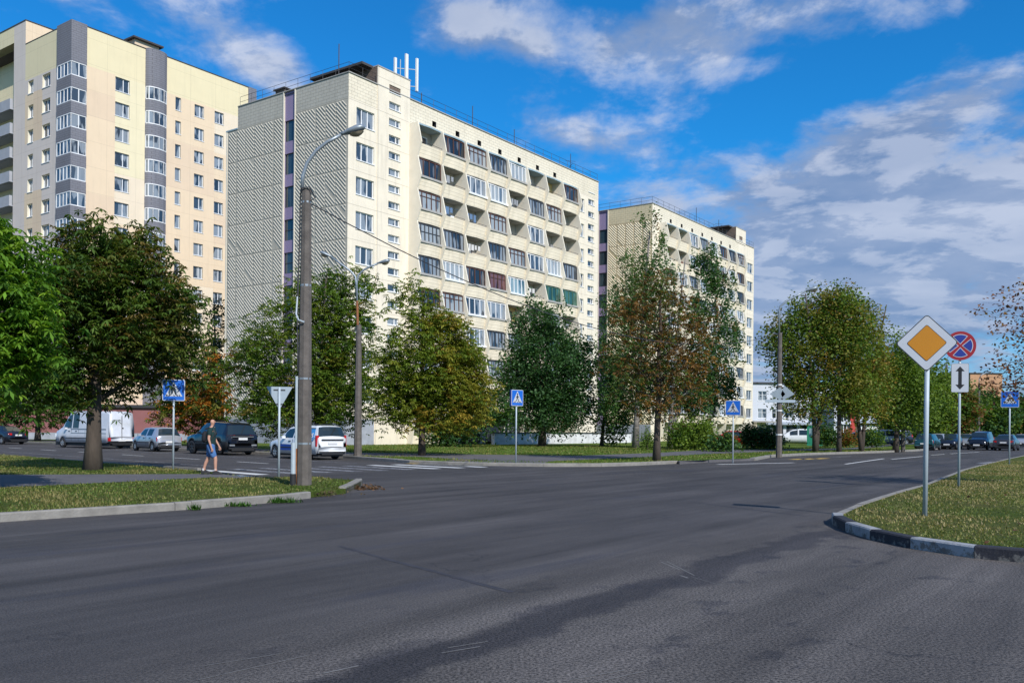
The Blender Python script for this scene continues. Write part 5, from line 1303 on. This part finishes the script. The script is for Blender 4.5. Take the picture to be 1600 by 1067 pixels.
ESTATE = dict(L=4.47, W=1.74, r=.31, xr=-1.38, xf=1.50, sill=.26, top=[(-2.235, .58, .92), (-2.22, .98, .90), (-2.16, 1.06, .88), (-2.02, 1.54, .74), (-1.85, 1.60, .73), (-.3, 1.61, .72), (.45, 1.52, .68), (1.15, 1.02, .80), (1.9, .88, .78), (2.15, .74, .7), (2.235, .52, .6)],
              belt=[(-2.235, .98), (0, .98), (1.1, .95), (2.235, .74)], side=[(-.10, .70), (-1.02, -.20), (-1.85, -1.14)], front_glass=(.48, 1.10), rear_glass=(-2.15, -2.03), tl=(.79, .90, .13, .52), hl=(.58, .66, .30, .18), pz=.80)
VAN = dict(L=6.3, W=2.0, r=.34, xr=-1.75, xf=2.05, sill=.38, top=[(-3.15, .75, .96), (-3.12, 1.6, .95), (-3.06, 2.36, .86), (-2.9, 2.46, .84), (.6, 2.50, .84), (1.3, 2.40, .80), (2.2, 1.40, .82), (2.95, 1.10, .80), (3.1, .90, .75), (3.15, .62, .7)],
           belt=[(-3.15, 1.25), (1.4, 1.25), (2.2, 1.2), (3.15, .95)], side=[(1.0, 1.9), (.2, .85)], front_glass=(1.40, 2.15), rear_glass=None, tl=(.90, .62, .16, .24), hl=(.72, .85, .3, .22), pz=.55, plan=[(-3.15, .96), (-2.9, 1), (1.5, 1), (2.6, .93), (3.0, .84), (3.15, .7)])
SALOON = dict(L=4.55, W=1.74, r=.31, xr=-1.33, xf=1.40, sill=.22, top=[(-2.275, .50, .88), (-2.24, .84, .88), (-2.18, .95, .86), (-1.55, 1.00, .84), (-.98, 1.34, .66), (-.75, 1.40, .66), (-.1, 1.42, .68), (.35, 1.38, .66), (1.05, .96, .80), (1.85, .84, .76), (2.18, .70, .7), (2.275, .48, .6)],
              belt=[(-2.275, .86), (-1.5, .95), (0, .93), (1.0, .91), (2.275, .70)], side=[(-.28, .60), (-1.05, -.38)], front_glass=(.40, 1.0), rear_glass=(-1.50, -1.0), tl=(.66, .80, .28, .15), hl=(.58, .62, .28, .14), pz=.72)
MPV = dict(ESTATE, W=1.78, top=[(-2.235, .6, .92), (-2.21, 1.0, .90), (-2.12, 1.10, .88), (-1.9, 1.58, .74), (-1.7, 1.66, .73), (-.2, 1.68, .72), (.5, 1.56, .68), (1.35, 1.08, .80), (1.95, .92, .78), (2.17, .76, .7), (2.235, .52, .6)], tl=(.78, 1.0, .14, .34))
P_silver = carpaint('paint_silver', (.44, .46, .50), .45); P_black = carpaint('paint_black', (.010, .012, .018), .1, .15); P_white = carpaint('paint_white', (.68, .70, .72), 0); P_van = carpaint('paint_van_white', (.56, .58, .62), 0, .4)
P_dkblue = carpaint('paint_dark_blue', (.014, .02, .035), .2); P_teal = carpaint('paint_teal', (.012, .07, .085), .3); P_red = carpaint('paint_red', (.35, .012, .012), .1); P_gold = carpaint('paint_pale_silver', (.36, .38, .38), .5); P_char = carpaint('paint_charcoal', (.04, .043, .05), .4)
def sidepos(n_, s_): v = SN * n_ + SD * s_; return (v.x, v.y)
GP = 'cars parked along the side street'
HD = tuple(SD)
est = car('parked_car', 'white estate car with blue swirl lettering parked nearest the lamp post', 'car', ESTATE, sidepos(25.3, 38.5), HD, P_white, GP)
car('parked_car', 'big black off-road car with roof rails behind the walking man', 'car', SUV, sidepos(25.3, 47), HD, P_black, GP, rim=m_rimd)
car('parked_car', 'small silver hatchback parked between the white van and the black off-roader', 'car', HATCH, sidepos(25.25, 54.9), HD, P_silver, GP)
hv = Vector((-.85, .527)); hn = Vector((.527, .85)); rl = Vector((xz(169, 700, 60)[0], 60)); c = rl + hv * 3.15 + hn * 1.0
van = car('white_van', 'long white delivery van partly hidden by the browning chestnut trunk', 'van', VAN, (c.x, c.y), tuple(hv), P_van, GP)
c = Vector((xz(46, 698, 72)[0], 72)) + hv * 2.27 - hn * .87
car('parked_car', 'dark saloon cut off by the left edge with red tail lamps', 'car', SALOON, (c.x, c.y), tuple(hv), P_dkblue, GP)
# van rear doors, seam, load-bay ribs
b = MB(); b.box(-3.175, -3.14, -.012, .012, .62, 2.2); b.box(-3.175, -3.135, -.12, -.04, 1.35, 1.40); b.box(-3.175, -3.135, -.98, .98, .44, .52); b.build('rear_door_seam', m_trim, van)
b = MB()
for sg in (1, -1):
    for z in (1.02, 1.30): b.bar((-2.9, sg * 1.0, z), (1.0, sg * 1.0, z), .02, .03)
    b.bar((-.6, sg * .995, .5), (-.6, sg * .995, 1.22), .02, .02)
b.build('body_moulding', m_galv, van)
# roof rails and badge strip of the off-roader, rails of the estate
suv = [o for o in bpy.data.objects if o.get('label', '').startswith('big black')][0]
for T, x0, x1, z, y in ((suv, -1.7, .2, 1.80, .66), (est, -1.75, .3, 1.64, .60)):
    for sg in (1, -1): b = MB(); b.tube([(x0, sg * y, z - .02), (x0 + .12, sg * y, z + .05), (x1 - .12, sg * y, z + .05), (x1, sg * y, z - .03)], .018, 6); b.build('roof_rail', m_trim, T)
b = MB(); b.box(-2.50, -2.44, -.62, .62, .98, 1.01); b.build('chrome_strip', m_rim, suv)
b = MB(); b.box(-2.49, -2.44, -.8, -.5, .50, .58); b.box(-2.49, -2.44, .5, .8, .50, .58); b.build('exhaust_tip', m_rim, suv)
# blue swirl and letters on the estate
m_cb = mat('car_blue', (.01, .05, .30), .3); m_cb2 = mat('car_light_blue', (.06, .28, .62), .3)
for sg in (1, -1):
    y = sg * .880; b = MB()
    b.prism([(1.05, y, .42), (.9, y, .72), (-.3, y, .70), (-1.0, y, .82), (-1.0, y, .48), (-.3, y, .42)][::sg], (0, -sg * .01, 0), 0)
    b.prism([(-1.75, y - sg * .01, .95), (-1.98, y - sg * .01, .98), (-2.02, y - sg * .012, 1.0), (-1.7, y - sg * .005, .80), (-1.0, y, .70), (-1.0, y, .84)][::sg], (0, -sg * .012, 0), 1)
    b.build('graphic', [m_cb, m_cb2], est)
fc = bpy.data.curves.new('lettering', 'FONT'); fc.body = 'us'; fc.size = .5; fc.extrude = .004; fc.align_x = 'CENTER'
ft_ = bpy.data.objects.new('text', fc); COL.objects.link(ft_); bpy.context.view_layer.update()
lm = bpy.data.meshes.new_from_object(ft_.evaluated_get(bpy.context.evaluated_depsgraph_get())); bpy.data.objects.remove(ft_)
fo = bpy.data.objects.new('lettering', lm); COL.objects.link(fo); fo.parent = est; lm.materials.clear(); lm.materials.append(m_white); fo.location = (-1.66, .862, 1.05); fo.rotation_euler = (R(70.3), 0, R(180))
b = MB(); yf = lambda z: .848 - (z - .98) * .358 + .012
b.prism([(-1.95, yf(1.0), 1.0), (-1.16, yf(1.0), 1.0), (-1.16, yf(1.46), 1.46), (-1.86, yf(1.46), 1.46)], (0, -.006, 0)); b.build('window_wrap', m_cb2, est)
b = MB(); b.box(-2.27, -2.225, -.62, .62, .925, .985); b.build('boot_strip', m_trim, est)

# cars on the main road and in the car park
RD = Vector((.585, .81)); GR = 'cars along the main road'
def road_car(label, S, px, py, paint, back, Y=None, name='parked_car', rot=0, group=GR, cat_='car'):
    B = at(px, py) if Y is None else (xz(px, py, Y)[0], Y); h = Vector(RD) * (-1 if back else 1); a = R(rot)
    h = Vector((h.x * math.cos(a) - h.y * math.sin(a), h.x * math.sin(a) + h.y * math.cos(a)))
    zz = .004 if group == GR else .124
    return car(name, label, cat_, S, (B[0], B[1], zz), tuple(h), paint, group, far=True)
road_car('dark teal hatchback parked at the head of the row by the kerb', HATCH, 1450, 703, P_teal, False)
road_car('silver hatchback parked behind the teal one', HATCH, 1468, 701, P_silver, False)
road_car('dark blue hatchback parked third in the row by the kerb', HATCH, 1485, 701.5, P_dkblue, True)
road_car('pale silver saloon facing the camera between the sign posts', SALOON, 1509, 700.5, P_gold, True)
road_car('black tall car driving towards the camera', MPV, 1532, 702.5, P_black, True, name='moving_car')
road_car('charcoal saloon driving away beside the last crossing sign', SALOON, 1573, 703.5, P_char, False, name='moving_car')
road_car('pale car far off at the right edge of the road', SALOON, 1596, 699, P_silver, True, name='moving_car')
GC_ = 'cars in the car park'
road_car('white family car parked by the dark bushes', MPV, 1245, 694, P_white, True, 98, rot=-70, group=GC_)
road_car('red car half hidden by plants at the foot of the far block', SALOON, 1150, 694, P_red, False, 84, rot=-62, group=GC_)
road_car('white car behind the second maple', HATCH, 1302, 690, P_van, True, 112, rot=-60, group=GC_)
road_car('blue grey tall car right of the round clipped bush', MPV, 1378, 692, P_silver, True, 98, rot=-60, group=GC_)
road_car('dark car behind the leaning maple trunk', MPV, 1392, 691, P_dkblue, True, 104, rot=-50, group=GC_)
road_car('grey car between the maple trunks and the brown office base', HATCH, 1338, 690, P_char, True, 116, rot=-60, group=GC_)
# green pillar sign
m_gr = mat('sign_green', (.02, .20, .12), .4, .1, 2)
x, _ = xz(1273, 690, 92); T = thing('pillar_sign', 'green and blue advertising pillar behind the first maple trunk', 'sign', (x, 92, .12), R(-15))
b = MB(); b.prism([(-.75, 0, 0), (.75, 0, 0), (.75, 0, 1.7), (.45, 0, 2.0), (-.6, 0, 2.0), (-.75, 0, 1.85)], (0, .25, 0)); p = b.build('panel', m_gr, T)
b = MB(); b.box(-.55, .1, -.01, -.002, .9, 1.75); b.build('poster', m_panet, p)

# ---------------------------------------------------------------- walking man
def skin_obj(name, pts, edges, rad, m, parent, sub=2, root=0):
    me = bpy.data.meshes.new(name); me.from_pydata(pts, edges, []); me.update(); o = bpy.data.objects.new(name, me); COL.objects.link(o)
    if parent: o.parent = parent
    md = o.modifiers.new('skin', 'SKIN'); lay = me.skin_vertices[0] if me.skin_vertices else None
    if lay is None:
        bm_ = __import__('bmesh').new(); bm_.from_mesh(me); bm_.verts.layers.skin.verify(); bm_.to_mesh(me); bm_.free(); lay = me.skin_vertices[0]
    for i, r_ in enumerate(rad): lay.data[i].radius = r_ if hasattr(r_, '__len__') else (r_, r_); lay.data[i].use_root = (i == root)
    s = o.modifiers.new('sub', 'SUBSURF'); s.levels = sub; s.render_levels = sub; md.use_smooth_shade = True; me.materials.append(m); return o
m_skin = mat('skin', (.48, .26, .18), .6, .08, 6); m_shirt = mat('shirt_teal', (.005, .030, .030), .9, .15, 6); m_denim = mat('denim', (.06, .15, .34), .9, .3, 9); m_shoe = mat('shoe', (.015, .015, .018), .7); m_sock = mat('sock', (.6, .6, .6), .9)
Bm = at(329, 741, .125)
man = thing('person', 'bald man in dark teal shirt and blue shorts walking to the right on the path', 'person', (*Bm, .125), R(8))
# x = walking direction (right in the photo), y = away from the camera
chain = [('pel', (0, 0, .93), (.13, .15)), ('waist', (.0, 0, 1.10), (.125, .155)), ('chest', (.015, 0, 1.32), (.13, .185)), ('neckb', (.02, 0, 1.475), (.085, .10)), ('neck', (.03, 0, 1.53), (.055, .055)), ('jaw', (.05, .005, 1.60), (.068, .062)), ('head', (.035, .01, 1.69), (.096, .078)), ('crown', (.03, .01, 1.755), (.06, .052)),
         ('hipR', (.02, -.10, .88), .10), ('kneeR', (.17, -.11, .50), .062), ('calfR', (.165, -.11, .36), .058), ('ankR', (.17, -.11, .09), .036), ('toeR', (.36, -.13, .035), .03),
         ('hipL', (-.02, .10, .88), .10), ('kneeL', (-.10, .11, .50), .062), ('calfL', (-.17, .11, .37), .058), ('ankL', (-.24, .11, .12), .036), ('toeL', (-.07, .12, .04), .03),
         ('shR', (.015, -.20, 1.42), .062), ('elR', (-.02, -.265, 1.13), .043), ('wrR', (.06, -.27, .88), .028), ('palR', (.085, -.265, .80), (.022, .040)),
         ('shL', (.02, .20, 1.42), .062), ('elL', (.08, .26, 1.13), .043), ('wrL', (.20, .25, .92), .028), ('palL', (.235, .24, .845), (.022, .040)),
         ('nose', (.148, .02, 1.665), .014), ('earR', (.03, -.083, 1.665), .02), ('earL', (.03, .10, 1.665), .02), ('heelR', (.12, -.11, .035), .032), ('heelL', (-.30, .11, .07), .032)]
nm = [c[0] for c in chain]; I = nm.index
eds = [('pel', 'waist'), ('waist', 'chest'), ('chest', 'neckb'), ('neckb', 'neck'), ('neck', 'jaw'), ('jaw', 'head'), ('head', 'crown'), ('head', 'nose'), ('head', 'earR'), ('head', 'earL')]
for q in 'RL': eds += [('pel', 'hip' + q), ('hip' + q, 'knee' + q), ('knee' + q, 'calf' + q), ('calf' + q, 'ank' + q), ('ank' + q, 'toe' + q), ('ank' + q, 'heel' + q), ('neckb', 'sh' + q), ('sh' + q, 'el' + q), ('el' + q, 'wr' + q), ('wr' + q, 'pal' + q)]
pts = [c[1] for c in chain]; rad = [c[2] for c in chain]; E_ = [(I(a), I(c)) for a, c in eds]
for q, sy in (('R', -1), ('L', 1)):                       # five fingers per hand, slightly curled
    p = Vector(chain[I('pal' + q)][1])
    for k in range(5):
        if k < 4: o1 = Vector((-.027 + .018 * k, sy * .004, -.05)); o2 = Vector((-.026 + .020 * k, -sy * .012, -.085 + .006 * abs(k - 1.5)))
        else: o1 = Vector((.035, -sy * .012, -.015)); o2 = Vector((.045, -sy * .025, -.05))
        b0 = len(pts); pts += [tuple(p + o1), tuple(p + o2)]; rad += [.010, .008]; E_ += [(I('pal' + q), b0), (b0, b0 + 1)]
body = skin_obj('body', pts, E_, rad, m_skin, man)
skin_obj('shirt', [(0, 0, .80), (0, 0, 1.05), (.015, 0, 1.32), (.02, 0, 1.46), (.025, 0, 1.495), (.015, -.20, 1.42), (-.005, -.245, 1.22), (.02, .20, 1.42), (.06, .245, 1.22)], [(0, 1), (1, 2), (2, 3), (3, 4), (3, 5), (5, 6), (3, 7), (7, 8)],
         [(.17, .20), (.165, .195), (.165, .215), (.105, .125), (.075, .075), .082, .072, .082, .072], m_shirt, man)
skin_obj('shorts', [(0, 0, 1.04), (.0, 0, .86), (.03, -.10, .80), (.14, -.115, .52), (-.03, .10, .80), (-.085, .115, .53)], [(0, 1), (1, 2), (2, 3), (1, 4), (4, 5)], [(.155, .18), (.15, .17), .12, .098, .12, .098], m_denim, man)
for q in ((.10, .36, -.115), (-.30, -.06, .115)):
    b = MB(); x0, x1, y = q; z = 0 if x0 > 0 else .03
    b.prism([(x0 - .01, y - .045, z), (x1 + .02, y - .05, z), (x1 + .03, y - .03, z + .05), (x1 - .08, y - .04, z + .09), (x0 + .1, y - .04, z + .13), (x0 - .01, y - .04, z + .11)], (0, .09, 0)); b.build('shoe', m_shoe, man)
b = MB()
for x, y, z in ((.168, -.11, .12), (-.24, .11, .14)): b.tube([(x, y, z - .02), (x, y, z + .05)], .045, 10)
b.build('sock', m_sock, man)
# face: eyes, brows, mouth, stubble hair
b = MB()
for y in (-.028, .048): b.tube([(.118, y - .010, 1.695), (.118, y + .010, 1.695)], .008, 6); b.bar((.124, y - .018, 1.712), (.124, y + .018, 1.712), .008, .006)
b.bar((.115, -.015, 1.618), (.115, .035, 1.618), .008, .006); b.build('face_feature', m_trim, man)
T = thing('backpack', 'dark backpack worn by the walking man', 'backpack', (*Bm, .125), R(8))
skin_obj('bag', [(-.20, 0, 1.00), (-.20, 0, 1.2), (-.165, 0, 1.40)], [(0, 1), (1, 2)], [(.085, .14), (.10, .15), (.075, .12)], m_char if False else mat('bag_fabric', (.010, .011, .016), .85, .2, 8), T)
b = MB()
for sg in (1, -1): b.tube([(-.17, sg * .09, 1.44), (-.03, sg * .115, 1.50), (.10, sg * .13, 1.44), (.155, sg * .145, 1.30), (.06, sg * .175, 1.12), (-.14, sg * .14, 1.05)], .018, 6)
b.build('strap', m_trim, T)
for q in (man, T): q.scale = (.93, .93, .93)
